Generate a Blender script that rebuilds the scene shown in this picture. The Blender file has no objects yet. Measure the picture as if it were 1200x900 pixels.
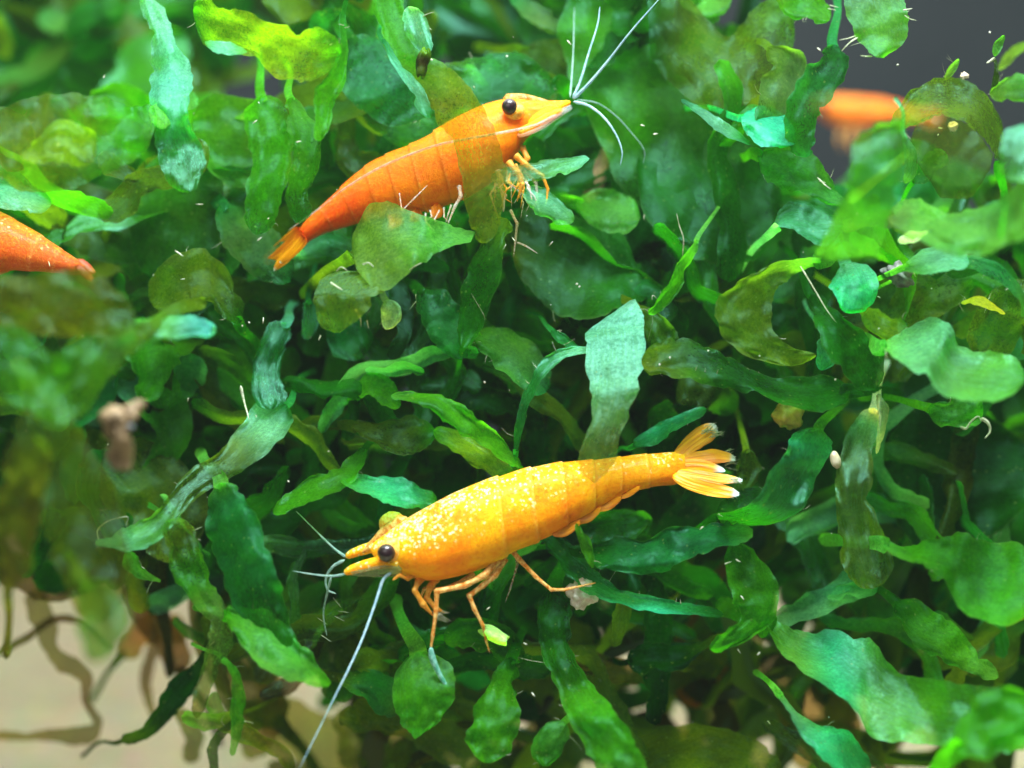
import bpy, math, random
from mathutils import Vector, Matrix, noise
R = math.radians
sc = bpy.context.scene
C = sc.collection
sc.unit_settings.system = 'METRIC'
sc.unit_settings.scale_length = 0.01          # one unit is one centimetre

# ------------------------------------------------------------------ camera
D = 12.0                    # focus distance
FW = 6.5                    # width of the field at the focus distance
S = FW / 1200.0             # centimetres per photograph pixel there
PITCH = -6.0
cam_d = bpy.data.cameras.new('camera')
cam_d.sensor_width = 36.0
cam_d.lens = 36.0 * D / FW
cam_d.clip_start = 0.05
cam_d.clip_end = 500
cam = bpy.data.objects.new('camera', cam_d)
C.objects.link(cam)
CM = Matrix.Translation((0, 0, 0)) @ Matrix.Rotation(R(90 + PITCH), 4, 'X') @ Matrix.Translation((0, 0, D))
cam.matrix_world = CM
sc.camera = cam
cam_d.dof.use_dof = True
cam_d.dof.focus_distance = D + 0.20
cam_d.dof.aperture_fstop = 1e-3 * cam_d.lens / (2 * 0.16)

# ------------------------------------------------------------------ light
w = bpy.data.worlds.new('World')
sc.world = w
w.use_nodes = True
bg = w.node_tree.nodes['Background']
bg.inputs[0].default_value = (0.55, 0.75, 0.8, 1)
bg.inputs[1].default_value = 0.03

def area(name, loc, target, sx, sy, power, col):
    l = bpy.data.lights.new(name, 'AREA')
    l.shape = 'RECTANGLE'; l.size = sx; l.size_y = sy
    l.energy = power; l.color = col
    o = bpy.data.objects.new(name, l)
    C.objects.link(o)
    o.location = loc
    o.rotation_euler = (Vector(target) - Vector(loc)).to_track_quat('-Z', 'Y').to_euler()
    return o
area('aquarium_lamp', (0.8, -4.0, 12.5), (0, 0.4, -0.3), 9, 4.5, 5800, (0.92, 0.98, 1.0))
area('aquarium_lamp', (0, 8.5, 16.0), (0, 8.0, -3), 40, 14, 9000, (0.96, 1.0, 0.95))
area('front_fill', (-6, -15, 8), (0, 0, 0), 16, 10, 900, (1.0, 0.96, 0.9))  # added soft fill in front, brightens the shrimps' near sides; no known source

sc.view_settings.view_transform = 'Standard'
sc.view_settings.look = 'None'
sc.view_settings.exposure = 0.28
sc.view_settings.gamma = 1.0
sc.cycles.max_bounces = 6
sc.cycles.diffuse_bounces = 3
sc.cycles.glossy_bounces = 2
sc.cycles.transmission_bounces = 5
sc.cycles.transparent_max_bounces = 10
sc.cycles.use_adaptive_sampling = True
sc.cycles.adaptive_threshold = 0.05
sc.cycles.sample_clamp_indirect = 4.0
sc.cycles.caustics_reflective = False
sc.cycles.caustics_refractive = False
sc.cycles.use_denoising = True

# ------------------------------------------------------------------ helpers
def at(x, y, d=0.0):
    """the point that stands d centimetres behind the focus plane and shows at (x, y)"""
    k = S * (D + d) / D
    return CM @ Vector(((x - 600) * k, -(y - 450) * k, -(D + d)))

def pxcm(d=0.0):
    return S * (D + d) / D

def lerp(a, b, t):
    return a + (b - a) * t

def cat(vals, u):
    """Catmull-Rom through a list of tuples, u in 0..1"""
    n = len(vals)
    if n == 1:
        return vals[0]
    f = max(0.0, min(0.99999, u)) * (n - 1)
    i = int(f); t = f - i
    p1 = vals[i]; p2 = vals[i + 1]
    p0 = vals[i - 1] if i > 0 else tuple(2 * a - b for a, b in zip(p1, p2))
    p3 = vals[i + 2] if i + 2 < n else tuple(2 * b - a for a, b in zip(p1, p2))
    return tuple(0.5 * (2 * b + (c - a) * t + (2 * a - 5 * b + 4 * c - e) * t * t + (3 * b - a - 3 * c + e) * t ** 3)
                 for a, b, c, e in zip(p0, p1, p2, p3))

def lin(vals, u):
    n = len(vals)
    if n == 1:
        return vals[0]
    f = max(0.0, min(0.99999, u)) * (n - 1)
    i = int(f); t = f - i
    t = t * t * (3 - 2 * t) if n > 2 else t
    if isinstance(vals[0], tuple):
        return tuple(lerp(a, b, t) for a, b in zip(vals[i], vals[i + 1]))
    return lerp(vals[i], vals[i + 1], t)

def tag(o, label=None, cat_=None, group=None, kind=None):
    if label: o['label'] = label
    if cat_: o['category'] = cat_
    if group: o['group'] = group
    if kind: o['kind'] = kind
    return o

def mesh_obj(name, verts, faces, mat, parent=None, smooth=True, attrs=None, origin=None):
    me = bpy.data.meshes.new(name)
    if origin is not None:
        verts = [v - origin for v in verts]
    me.from_pydata([tuple(v) for v in verts], [], faces)
    me.materials.append(mat)
    if smooth:
        me.polygons.foreach_set('use_smooth', [True] * len(me.polygons))
    for an, (ty, vals) in (attrs or {}).items():
        a = me.attributes.new(an, ty, 'POINT')
        if ty == 'FLOAT_COLOR':
            flat = [c for v in vals for c in v]
            a.data.foreach_set('color', flat)
        elif ty == 'FLOAT_VECTOR':
            a.data.foreach_set('vector', [c for v in vals for c in v])
        else:
            a.data.foreach_set('value', vals)
    me.update()
    o = bpy.data.objects.new(name, me)
    C.objects.link(o)
    if origin is not None:
        o.location = origin
    if parent is not None:
        o.parent = parent
        if origin is not None:
            o.location = origin - parent.location
        else:
            o.location = -parent.location
    return o

def empty(name, loc):
    o = bpy.data.objects.new(name, None)
    o.empty_display_size = 0.2
    C.objects.link(o)
    o.location = loc
    return o

# ------------------------------------------------------------------ materials
class NT:
    def __init__(self, name):
        self.m = bpy.data.materials.new(name)
        self.m.use_nodes = True
        self.t = self.m.node_tree
        self.t.nodes.clear()
        self.out = self.t.nodes.new('ShaderNodeOutputMaterial')
    def n(self, ty, **kw):
        x = self.t.nodes.new(ty)
        ins = kw.pop('ins', {})
        for k, v in kw.items():
            setattr(x, k, v)
        for k, v in ins.items():
            if isinstance(v, bpy.types.NodeSocket):
                self.t.links.new(v, x.inputs[k])
            else:
                x.inputs[k].default_value = v
        return x
    def math(self, op, a, b=None, c=None, clamp=False):
        x = self.n('ShaderNodeMath', operation=op, use_clamp=clamp)
        for i, v in enumerate((a, b, c)):
            if v is None: continue
            if isinstance(v, bpy.types.NodeSocket): self.t.links.new(v, x.inputs[i])
            else: x.inputs[i].default_value = v
        return x.outputs[0]
    def mix(self, fac, a, b, blend='MIX'):
        x = self.n('ShaderNodeMix', data_type='RGBA', blend_type=blend)
        for i, v in ((0, fac), (6, a), (7, b)):
            if isinstance(v, bpy.types.NodeSocket): self.t.links.new(v, x.inputs[i])
            else: x.inputs[i].default_value = v
        return x.outputs[2]
    def ramp(self, fac, lo, hi):
        x = self.n('ShaderNodeMapRange', ins={0: fac, 1: lo, 2: hi, 3: 0.0, 4: 1.0})
        x.clamp = True
        return x.outputs[0]

def frond_material(name, clear=False, fine_relief=True, spec=0.010, rough=0.27, relief=0.5):
    """thin wet plant tissue: colour from the mesh, grain, light let through, a wet sheen"""
    k = NT(name)
    at_ = k.n('ShaderNodeAttribute', attribute_name='tint')
    base = at_.outputs['Color']
    fl = k.n('ShaderNodeAttribute', attribute_name='flow').outputs['Vector']
    bump = None
    if fine_relief:
        co = k.n('ShaderNodeTexCoord').outputs['Object']
        fine = k.n('ShaderNodeTexNoise', ins={'Vector': co, 'Scale': 40.0, 'Detail': 4.0, 'Roughness': 0.85}).outputs[0]
        mp = k.n('ShaderNodeMapping', ins={'Vector': fl, 'Scale': (4.0, 30.0, 0.0)})
        streak = k.n('ShaderNodeTexNoise', ins={'Vector': mp.outputs[0], 'Scale': 1.0, 'Detail': 3.0, 'Roughness': 0.6}).outputs[0]
        g = k.ramp(fine, 0.36, 0.66)
        base = k.mix(g, k.mix(1.0, base, (0.60, 0.70, 0.60, 1), 'MULTIPLY'), k.mix(1.0, base, (1.42, 1.22, 1.15, 1), 'MULTIPLY'))
        vo = k.n('ShaderNodeTexVoronoi', ins={'Vector': co, 'Scale': 34.0})
        fleck = k.math('MULTIPLY', k.math('LESS_THAN', k.n('ShaderNodeSeparateXYZ', ins={0: vo.outputs['Color']}).outputs[0], 0.07), k.ramp(vo.outputs['Distance'], 0.36, 0.16))
        base = k.mix(k.math('MULTIPLY', fleck, 0.35), base, (0.30, 0.46, 0.16, 1))
        h = k.math('ADD', k.math('MULTIPLY', streak, 0.5), k.math('MULTIPLY', fine, 0.8))
        bump = k.n('ShaderNodeBump', ins={'Height': h, 'Strength': relief, 'Distance': 0.012}).outputs[0]
        sepf = k.n('ShaderNodeSeparateXYZ', ins={0: fl}).outputs[2]
        base = k.mix(k.math('MULTIPLY', k.ramp(sepf, 0.94, 1.0), 0.10), base, (0.30, 0.50, 0.22, 1))
    nb = {'Normal': bump} if bump is not None else {}
    dif = k.n('ShaderNodeBsdfDiffuse', ins={'Color': base, **nb}).outputs[0]
    tcol = k.mix(1.0, base, (1.9, 2.1, 0.5, 1), 'MULTIPLY')
    tra = k.n('ShaderNodeBsdfTranslucent', ins={'Color': tcol, **nb}).outputs[0]
    body = k.n('ShaderNodeMixShader', ins={0: 0.64, 1: dif, 2: tra}).outputs[0]
    if clear:
        clr = k.mix(0.62, (0.95, 1.0, 0.75, 1), k.mix(1.0, base, (8.0, 3.2, 4.0, 1), 'MULTIPLY'))
        cl = k.n('ShaderNodeBsdfTransparent', ins={'Color': clr}).outputs[0]
        body = k.n('ShaderNodeMixShader', ins={0: k.math('MULTIPLY', k.math('ADD', k.math('MULTIPLY', at_.outputs['Alpha'], 1.2), 0.14), 1.0, clamp=True), 1: body, 2: cl}).outputs[0]
    rg = k.math('ADD', rough - 0.12, k.math('MULTIPLY', streak, 0.24)) if fine_relief else rough
    glo = k.n('ShaderNodeBsdfGlossy', ins={'Color': (0.36, 1.0, 0.84, 1), 'Roughness': rg, **nb}).outputs[0]
    fr = k.n('ShaderNodeLayerWeight', ins={'Blend': 0.2}).outputs['Fresnel']
    gf = k.math('ADD', k.math('MULTIPLY', fr, 0.035), k.math('MULTIPLY', k.ramp(fine, 0.25, 0.7), spec * 1.6) if fine_relief else spec, clamp=True)
    k.t.links.new(k.n('ShaderNodeMixShader', ins={0: gf, 1: body, 2: glo}).outputs[0], k.out.inputs[0])
    return k.m

def shell_material():
    """shrimp shell: orange pigment under a clear cuticle, pale gold dots on the back"""
    k = NT('shrimp_shell')
    a = k.n('ShaderNodeAttribute', attribute_name='tint')
    dor = k.n('ShaderNodeAttribute', attribute_name='gold').outputs['Fac']
    co = k.n('ShaderNodeTexCoord').outputs['Object']
    n1 = k.n('ShaderNodeTexNoise', ins={'Vector': co, 'Scale': 6.0, 'Detail': 6.0, 'Roughness': 0.65}).outputs[0]
    n2 = k.n('ShaderNodeTexNoise', ins={'Vector': co, 'Scale': 46.0, 'Detail': 4.0, 'Roughness': 0.75}).outputs[0]
    n3 = k.n('ShaderNodeTexNoise', ins={'Vector': co, 'Scale': 30.0, 'Detail': 5.0, 'Roughness': 0.9, 'Distortion': 0.5}).outputs[0]
    base = k.mix(k.ramp(n1, 0.35, 0.68), k.mix(1.0, a.outputs['Color'], (0.92, 0.72, 0.6, 1), 'MULTIPLY'),
                 k.mix(1.0, a.outputs['Color'], (1.05, 1.3, 1.3, 1), 'MULTIPLY'))
    sg = k.n('ShaderNodeAttribute', attribute_name='seam').outputs['Fac']
    base = k.mix(k.math('MULTIPLY', k.ramp(n2, 0.48, 0.64), k.math('ADD', 0.22, k.math('MULTIPLY', dor, 0.8), clamp=True)), base, (1.0, 0.50, 0.012, 1))
    base = k.mix(k.math('MULTIPLY', k.ramp(n2, 0.46, 0.34), 0.55), base, (0.72, 0.17, 0.005, 1))
    base = k.mix(k.math('MULTIPLY', k.ramp(dor, 0.25, 0.8), 0.6), base, k.mix(1.0, base, (0.86, 0.80, 0.8, 1), 'MULTIPLY'))
    wco = k.n('ShaderNodeVectorMath', operation='ADD', ins={0: co, 1: k.n('ShaderNodeVectorMath', operation='SCALE', ins={0: k.n('ShaderNodeTexNoise', ins={'Vector': co, 'Scale': 60.0, 'Detail': 1.0}).outputs['Color'], 'Scale': 0.022}).outputs[0]}).outputs[0]
    vo = k.n('ShaderNodeTexVoronoi', ins={'Vector': wco, 'Scale': 62.0})
    rndc = k.n('ShaderNodeSeparateXYZ', ins={0: vo.outputs['Color']}).outputs[0]
    cover = k.math('MULTIPLY', k.math('MULTIPLY', dor, 1.0), k.ramp(n1, 0.30, 0.62))
    m = k.math('DIVIDE', k.math('SUBTRACT', cover, rndc), 0.12, clamp=True)
    m = k.math('MULTIPLY', m, k.ramp(vo.outputs['Distance'], 0.75, 0.45))
    base = k.mix(k.math('MULTIPLY', m, 0.9), base, (1.0, 0.88, 0.50, 1))
    base = k.mix(k.math('MULTIPLY', k.math('MAXIMUM', sg, 0.0), k.math('MULTIPLY', k.ramp(n2, 0.35, 0.65), 0.32)), base, (1.0, 0.62, 0.22, 1))
    base = k.mix(k.math('MULTIPLY', k.math('MAXIMUM', k.math('MULTIPLY', sg, -1.0), 0.0), 0.22), base, (0.45, 0.10, 0.002, 1))
    h = k.math('ADD', n2, k.math('MULTIPLY', n3, 0.4))
    bump = k.n('ShaderNodeBump', ins={'Height': h, 'Strength': 0.8, 'Distance': 0.013}).outputs[0]
    p = k.n('ShaderNodeBsdfPrincipled', ins={'Base Color': base, 'Roughness': 0.32, 'Normal': bump,
            'Subsurface Weight': 0.5, 'Subsurface Radius': (0.12, 0.045, 0.008), 'Subsurface Scale': 1.0,
            'Specular IOR Level': 0.1, 'Coat Weight': 0.06, 'Coat Roughness': 0.14}).outputs[0]
    clear = k.n('ShaderNodeBsdfTransparent', ins={'Color': (0.95, 0.97, 0.97, 1)}).outputs[0]
    k.t.links.new(k.n('ShaderNodeMixShader', ins={0: a.outputs['Alpha'], 1: p, 2: clear}).outputs[0], k.out.inputs[0])
    return k.m

def limb_material(name, col, col2, rough=0.35, clear=0.0, scale=30.0):
    k = NT(name)
    co = k.n('ShaderNodeTexCoord').outputs['Object']
    n1 = k.n('ShaderNodeTexNoise', ins={'Vector': co, 'Scale': scale, 'Detail': 4.0, 'Roughness': 0.7}).outputs[0]
    base = k.mix(k.ramp(n1, 0.4, 0.6), (*col, 1), (*col2, 1))
    bump = k.n('ShaderNodeBump', ins={'Height': n1, 'Strength': 0.4, 'Distance': 0.008}).outputs[0]
    p = k.n('ShaderNodeBsdfPrincipled', ins={'Base Color': base, 'Roughness': rough, 'Normal': bump, 'Specular IOR Level': 0.2,
            'Subsurface Weight': 0.0, 'Subsurface Radius': (0.05, 0.04, 0.02), 'Subsurface Scale': 1.0}).outputs[0]
    if clear > 0:
        t = k.n('ShaderNodeBsdfTransparent').outputs[0]
        p = k.n('ShaderNodeMixShader', ins={0: clear, 1: p, 2: t}).outputs[0]
    k.t.links.new(p, k.out.inputs[0])
    return k.m

M = {}
M['frond'] = frond_material('frond_tissue')
M['frond_clear'] = frond_material('clear_frond_tissue', clear=True)
M['frond_clear_sheen'] = frond_material('clear_glossy_frond_tissue', clear=True, spec=0.052, relief=0.7)
M['frond_sheen'] = frond_material('glossy_frond_tissue', spec=0.055, relief=0.7)  # stronger gloss for fronds whose tint already holds sheen
M['frond_far'] = frond_material('far_frond_tissue', fine_relief=False, spec=0.02, rough=0.4)
M['shell'] = shell_material()
M['leg'] = limb_material('shrimp_leg', (0.62, 0.17, 0.004), (0.98, 0.68, 0.22), scale=34, clear=0.34)
M['whisker'] = limb_material('shrimp_whisker', (0.28, 0.50, 0.62), (0.50, 0.72, 0.80), clear=0.35)
M['whisker_dim'] = limb_material('shrimp_whisker_dim', (0.20, 0.40, 0.34), (0.38, 0.58, 0.52), clear=0.5)
M['stalk_shell'] = limb_material('eye_stalk_shell', (0.85, 0.30, 0.004), (1.0, 0.62, 0.14), scale=34)
M['hair'] = limb_material('root_hair', (0.30, 0.38, 0.20), (0.62, 0.68, 0.50), clear=0.3)
M['fleck'] = limb_material('pale_fleck', (0.42, 0.46, 0.30), (0.68, 0.72, 0.58))
M['clearlimb'] = limb_material('clear_limb', (0.55, 0.34, 0.22), (0.62, 0.62, 0.60), clear=0.6)
M['mouth'] = limb_material('mouthpart', (0.66, 0.22, 0.008), (0.80, 0.42, 0.06), clear=0.25)

def eye_material():
    k = NT('shrimp_eye')
    co = k.n('ShaderNodeTexCoord').outputs['Object']
    v = k.n('ShaderNodeTexVoronoi', ins={'Vector': co, 'Scale': 90.0}).outputs['Distance']
    base = k.mix(k.ramp(v, 0.1, 0.7), (0.035, 0.014, 0.016, 1), (0.012, 0.006, 0.009, 1))
    p = k.n('ShaderNodeBsdfPrincipled', ins={'Base Color': base, 'Roughness': 0.28, 'Coat Weight': 0.3}).outputs[0]
    k.t.links.new(p, k.out.inputs[0])
    return k.m
M['eye'] = eye_material()

def fin_material():
    k = NT('shrimp_fin')
    a = k.n('ShaderNodeAttribute', attribute_name='tint')
    fl = k.n('ShaderNodeAttribute', attribute_name='flow').outputs['Vector']
    mp = k.n('ShaderNodeMapping', ins={'Vector': fl, 'Scale': (3.0, 60.0, 0.0)})
    st = k.n('ShaderNodeTexNoise', ins={'Vector': mp.outputs[0], 'Scale': 1.0, 'Detail': 3.0}).outputs[0]
    base = k.mix(k.ramp(st, 0.35, 0.65), k.mix(1.0, a.outputs['Color'], (0.8, 0.6, 0.6, 1), 'MULTIPLY'), k.mix(1.0, a.outputs['Color'], (1.08, 1.25, 1.1, 1), 'MULTIPLY'))
    bump = k.n('ShaderNodeBump', ins={'Height': st, 'Strength': 0.6, 'Distance': 0.012}).outputs[0]
    dif = k.n('ShaderNodeBsdfDiffuse', ins={'Color': base, 'Normal': bump}).outputs[0]
    tra = k.n('ShaderNodeBsdfTranslucent', ins={'Color': base, 'Normal': bump}).outputs[0]
    body = k.n('ShaderNodeMixShader', ins={0: 0.35, 1: dif, 2: tra}).outputs[0]
    cl = k.n('ShaderNodeBsdfTransparent').outputs[0]
    body = k.n('ShaderNodeMixShader', ins={0: a.outputs['Alpha'], 1: body, 2: cl}).outputs[0]
    glo = k.n('ShaderNodeBsdfGlossy', ins={'Color': (1, 1, 1, 1), 'Roughness': 0.3, 'Normal': bump}).outputs[0]
    k.t.links.new(k.n('ShaderNodeMixShader', ins={0: 0.018, 1: body, 2: glo}).outputs[0], k.out.inputs[0])
    return k.m
M['fin'] = fin_material()

def simple(name, c1, c2, scale, rough=0.7, bumpd=0.02, detail=6.0):
    k = NT(name)
    co = k.n('ShaderNodeTexCoord').outputs['Object']
    n1 = k.n('ShaderNodeTexNoise', ins={'Vector': co, 'Scale': scale, 'Detail': detail, 'Roughness': 0.65}).outputs[0]
    base = k.mix(k.ramp(n1, 0.35, 0.65), (*c1, 1), (*c2, 1))
    bump = k.n('ShaderNodeBump', ins={'Height': n1, 'Strength': 0.6, 'Distance': bumpd}).outputs[0]
    p = k.n('ShaderNodeBsdfPrincipled', ins={'Base Color': base, 'Roughness': rough, 'Normal': bump}).outputs[0]
    k.t.links.new(p, k.out.inputs[0])
    return k.m
M['back'] = simple('tank_back_film', (0.008, 0.015, 0.024), (0.015, 0.023, 0.032), 0.3, 0.8)
M['wood'] = simple('brown_husk', (0.07, 0.04, 0.015), (0.34, 0.24, 0.12), 9.0, 0.6, 0.04)
M['pod'] = simple('olive_pod', (0.22, 0.16, 0.02), (0.45, 0.40, 0.05), 9.0, 0.35, 0.02)
M['egg'] = simple('cream_husk', (0.50, 0.40, 0.24), (0.66, 0.60, 0.46), 12.0, 0.35, 0.01)
M['dark'] = simple('dark_debris', (0.02, 0.025, 0.02), (0.22, 0.25, 0.26), 8.0, 0.4, 0.03)
M['fuzz'] = simple('pale_fuzz', (0.45, 0.35, 0.28), (0.8, 0.82, 0.8), 14.0, 0.6, 0.03)

def sand_material():
    k = NT('sand')
    co = k.n('ShaderNodeTexCoord').outputs['Object']
    v = k.n('ShaderNodeTexVoronoi', ins={'Vector': co, 'Scale': 9.0})
    n1 = k.n('ShaderNodeTexNoise', ins={'Vector': co, 'Scale': 0.9, 'Detail': 7.0, 'Roughness': 0.7}).outputs[0]
    base = k.mix(k.ramp(n1, 0.35, 0.65), (0.38, 0.325, 0.195, 1), (0.50, 0.44, 0.28, 1))
    hs = k.mix(0.22, base, v.outputs['Color'], 'OVERLAY')
    bump = k.n('ShaderNodeBump', ins={'Height': v.outputs['Distance'], 'Strength': 0.7, 'Distance': 0.05}).outputs[0]
    p = k.n('ShaderNodeBsdfPrincipled', ins={'Base Color': hs, 'Roughness': 0.85, 'Normal': bump}).outputs[0]
    k.t.links.new(p, k.out.inputs[0])
    return k.m
M['sand'] = sand_material()

# ------------------------------------------------------------------ setting: sand and tank back
FLOOR = -5.4
BACK = 26.0
random.seed(3)
gv, gf = [], []
nx, ny = 90, 70
for j in range(ny + 1):
    for i in range(nx + 1):
        x = -32 + 64 * i / nx
        y = -6 + (BACK + 6.5) * j / ny
        z = FLOOR + 0.35 * noise.noise(Vector((x * 0.25, y * 0.25, 1))) + 0.12 * noise.noise(Vector((x * 0.9, y * 0.9, 4)))
        gv.append(Vector((x, y, z)))
for j in range(ny):
    for i in range(nx):
        a = j * (nx + 1) + i
        gf.append((a, a + 1, a + nx + 2, a + nx + 1))
tag(mesh_obj('sand_bed', gv, gf, M['sand']), 'pale beige sand bed on the tank floor', 'sand', kind='structure')
bv = [Vector((-32, BACK, -6)), Vector((32, BACK, -6)), Vector((32, BACK, 22)), Vector((-32, BACK, 22)),
      Vector((-32, BACK + .4, -6)), Vector((32, BACK + .4, -6)), Vector((32, BACK + .4, 22)), Vector((-32, BACK + .4, 22))]
tag(mesh_obj('back_wall', bv, [(0, 1, 2, 3), (5, 4, 7, 6), (3, 2, 6, 7), (0, 4, 5, 1), (1, 5, 6, 2), (0, 3, 7, 4)], M['back'], smooth=False),
    'dark slate back wall of the aquarium', 'wall', kind='structure')

# ------------------------------------------------------------------ frond builder
PAL = dict(  # P, C, L: pale teal tissue with sheen put into its colour
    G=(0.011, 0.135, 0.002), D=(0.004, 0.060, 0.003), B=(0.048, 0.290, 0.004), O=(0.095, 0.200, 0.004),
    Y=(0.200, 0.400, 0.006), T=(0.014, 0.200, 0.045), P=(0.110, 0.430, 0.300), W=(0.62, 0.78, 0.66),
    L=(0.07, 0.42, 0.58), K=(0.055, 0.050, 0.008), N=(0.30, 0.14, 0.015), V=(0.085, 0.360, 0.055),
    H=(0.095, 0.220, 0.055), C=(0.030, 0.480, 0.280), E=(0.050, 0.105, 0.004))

def sheet(A, B_, dep, roll, cols, alpha, cup=0.0, ruf=0.075, n=40, m=10, seed=0, cap=(1, 1), jag=2.6, mottle=0.38, plate=0.0, twist=0.16):
    """leaf-like sheet between two edges given in photograph pixels; returns verts, faces, tints, flows"""
    rnd = random.Random(seed)
    o1, o2, o3 = (rnd.uniform(0, 100) for _ in range(3))
    P = [[None] * (m + 1) for _ in range(n + 1)]
    mids = [((a[0] + b[0]) / 2, (a[1] + b[1]) / 2) for a, b in zip(A, B_)]
    L = sum(math.dist(p, q) for p, q in zip(mids[:-1], mids[1:]))
    wid = [math.dist(a, b) for a, b in zip(A, B_)]
    W = sum(wid) / len(wid)
    c = min(0.30, 0.5 * W / max(L, 1))
    cap0 = cap[0] and wid[0] > 0.35 * W
    cap1 = cap[1] and wid[-1] > 0.35 * W
    hw_ = []
    N3 = noise.noise
    for i in range(n + 1):
        t = i / n
        u = lerp(t, 0.5 - 0.5 * math.cos(math.pi * t), 0.6)
        a = cat(A, u); b = cat(B_, u)
        k = 1.0
        if cap0 and u < c: k = math.sqrt(max(0.0, 1 - (1 - u / c) ** 2))
        if cap1 and u > 1 - c: k *= math.sqrt(max(0.0, 1 - (1 - (1 - u) / c) ** 2))
        k = max(k, 0.02)
        cx, cy = (a[0] + b[0]) / 2, (a[1] + b[1]) / 2
        hx, hy = (a[0] - b[0]) / 2, (a[1] - b[1]) / 2
        hl = math.hypot(hx, hy) + 1e-6
        def wob(s):
            if hl < 3: return 0.0
            return jag * (2.2 * N3(Vector((u * L * 0.022, s * 7.3 + o1, o2))) + 1.5 * N3(Vector((u * L * 0.07, s * 3.1 + o2, o1))) + 0.9 * N3(Vector((u * L * 0.20, s * 5.1, o3))) - 2.2 * max(0.0, N3(Vector((u * L * 0.05 + o3, s * 4.0, o2))) - 0.28) * 3) * min(1.0, hl / 14)
        wa, wb = wob(1), wob(-1)
        d0 = lin(dep, u); r0 = lin(roll, u) + (twist * 2 * hl * S * math.sin(u * L * 0.035 + o1) if not plate else 0.0)
        for j in range(m + 1):
            s = 1 - 2 * j / m                      # +1 on edge A, -1 on edge B
            e = k * (1 + (wa if s > 0 else wb) * abs(s) / hl)
            x = cx + hx * s * e; y = cy + hy * s * e
            ru = ruf * (abs(s) ** 1.5) * (1.7 * N3(Vector((u * L * 0.026 + o3, s * 1.7, o1))) + 0.6 * N3(Vector((u * L * 0.08, s * 2.9 + o3, o2)))) * min(1.0, hl / 16)
            und = ruf * (1.2 * N3(Vector((x * 0.018 + o1, y * 0.018, o3))) + 0.55 * N3(Vector((x * 0.055, y * 0.055 + o2, o3))))
            P[i][j] = at(x, y, d0 + r0 * s * 0.5 + cup * (s * s - 0.4) + ru + und)
        hw_.append(hl * k)
    verts, faces, tints, flows = [], [], [], []
    tl = 0.0
    for i in range(n + 1):
        u = i / n
        col = lin(cols, u); al = lin(alpha, u)
        if i: tl += (P[i][m // 2] - P[i - 1][m // 2]).length
        for j in range(m + 1):
            p = P[i][j]
            verts.append(p)
            q = 1 + mottle * (1.3 * N3(p * 2.6 + Vector((o1, 0, 0))) + 0.8 * N3(p * 7.0 + Vector((0, o2, 0))))
            q2 = 1 + 0.9 * mottle * N3(p * 1.7 + Vector((0, 0, o3)))
            q = max(0.35, q)
            tints.append((col[0] * q * q2, col[1] * q, col[2] * q / q2, al))
            flows.append((tl + o1, (j / m - .5) * hw_[i] * 2 * S, abs(1 - 2 * j / m)))
    r_ = m + 1
    if plate <= 0:
        for i in range(n):
            for j in range(m):
                a0 = i * r_ + j
                faces.append((a0, a0 + 1, a0 + r_ + 1, a0 + r_))
        return verts, faces, tints, flows
    # a plate with two skins and a rounded rim
    top, bot = [], []
    for i in range(n + 1):
        for j in range(m + 1):
            du = P[min(i + 1, n)][j] - P[max(i - 1, 0)][j]
            dv = P[i][min(j + 1, m)] - P[i][max(j - 1, 0)]
            nn = du.cross(dv)
            nn = nn.normalized() if nn.length > 1e-9 else Vector((0, -1, 0))
            th = plate * max(0.0, 1 - (1 - 2 * j / m) ** 4) ** 0.5
            top.append(P[i][j] + nn * th); bot.append(P[i][j] - nn * th)
    verts = top + bot
    nb = len(top)
    for i in range(n):
        for j in range(m):
            a0 = i * r_ + j
            faces.append((a0, a0 + 1, a0 + r_ + 1, a0 + r_))
            faces.append((nb + a0 + r_, nb + a0 + r_ + 1, nb + a0 + 1, nb + a0))
    return verts, faces, tints * 2, flows * 2

def rails_of(line, blunt=True):
    """centre line of (x, y, width) to two edges"""
    A, B_ = [], []
    n = len(line)
    line = list(line)
    if blunt and n > 2 and max(q[2] for q in line) > 17:
        for e, nb in ((0, 1), (n - 1, n - 2)):
            x, y, wd = line[e]
            line[e] = (x, y, max(wd, 0.62 * line[nb][2]))
    for i, (x, y, wd) in enumerate(line):
        x0, y0, _ = line[max(i - 1, 0)]; x1, y1, _ = line[min(i + 1, n - 1)]
        tx, ty = x1 - x0, y1 - y0
        l = math.hypot(tx, ty) or 1
        nx_, ny_ = ty / l, -tx / l
        # edge A is the one that stands higher in the picture
        A.append((x + nx_ * wd / 2, y + ny_ * wd / 2)); B_.append((x - nx_ * wd / 2, y - ny_ * wd / 2))
    return A, B_

SEED = [10]
def palette(cs):
    return [PAL[c] if isinstance(c, str) else c for c in cs]

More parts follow.
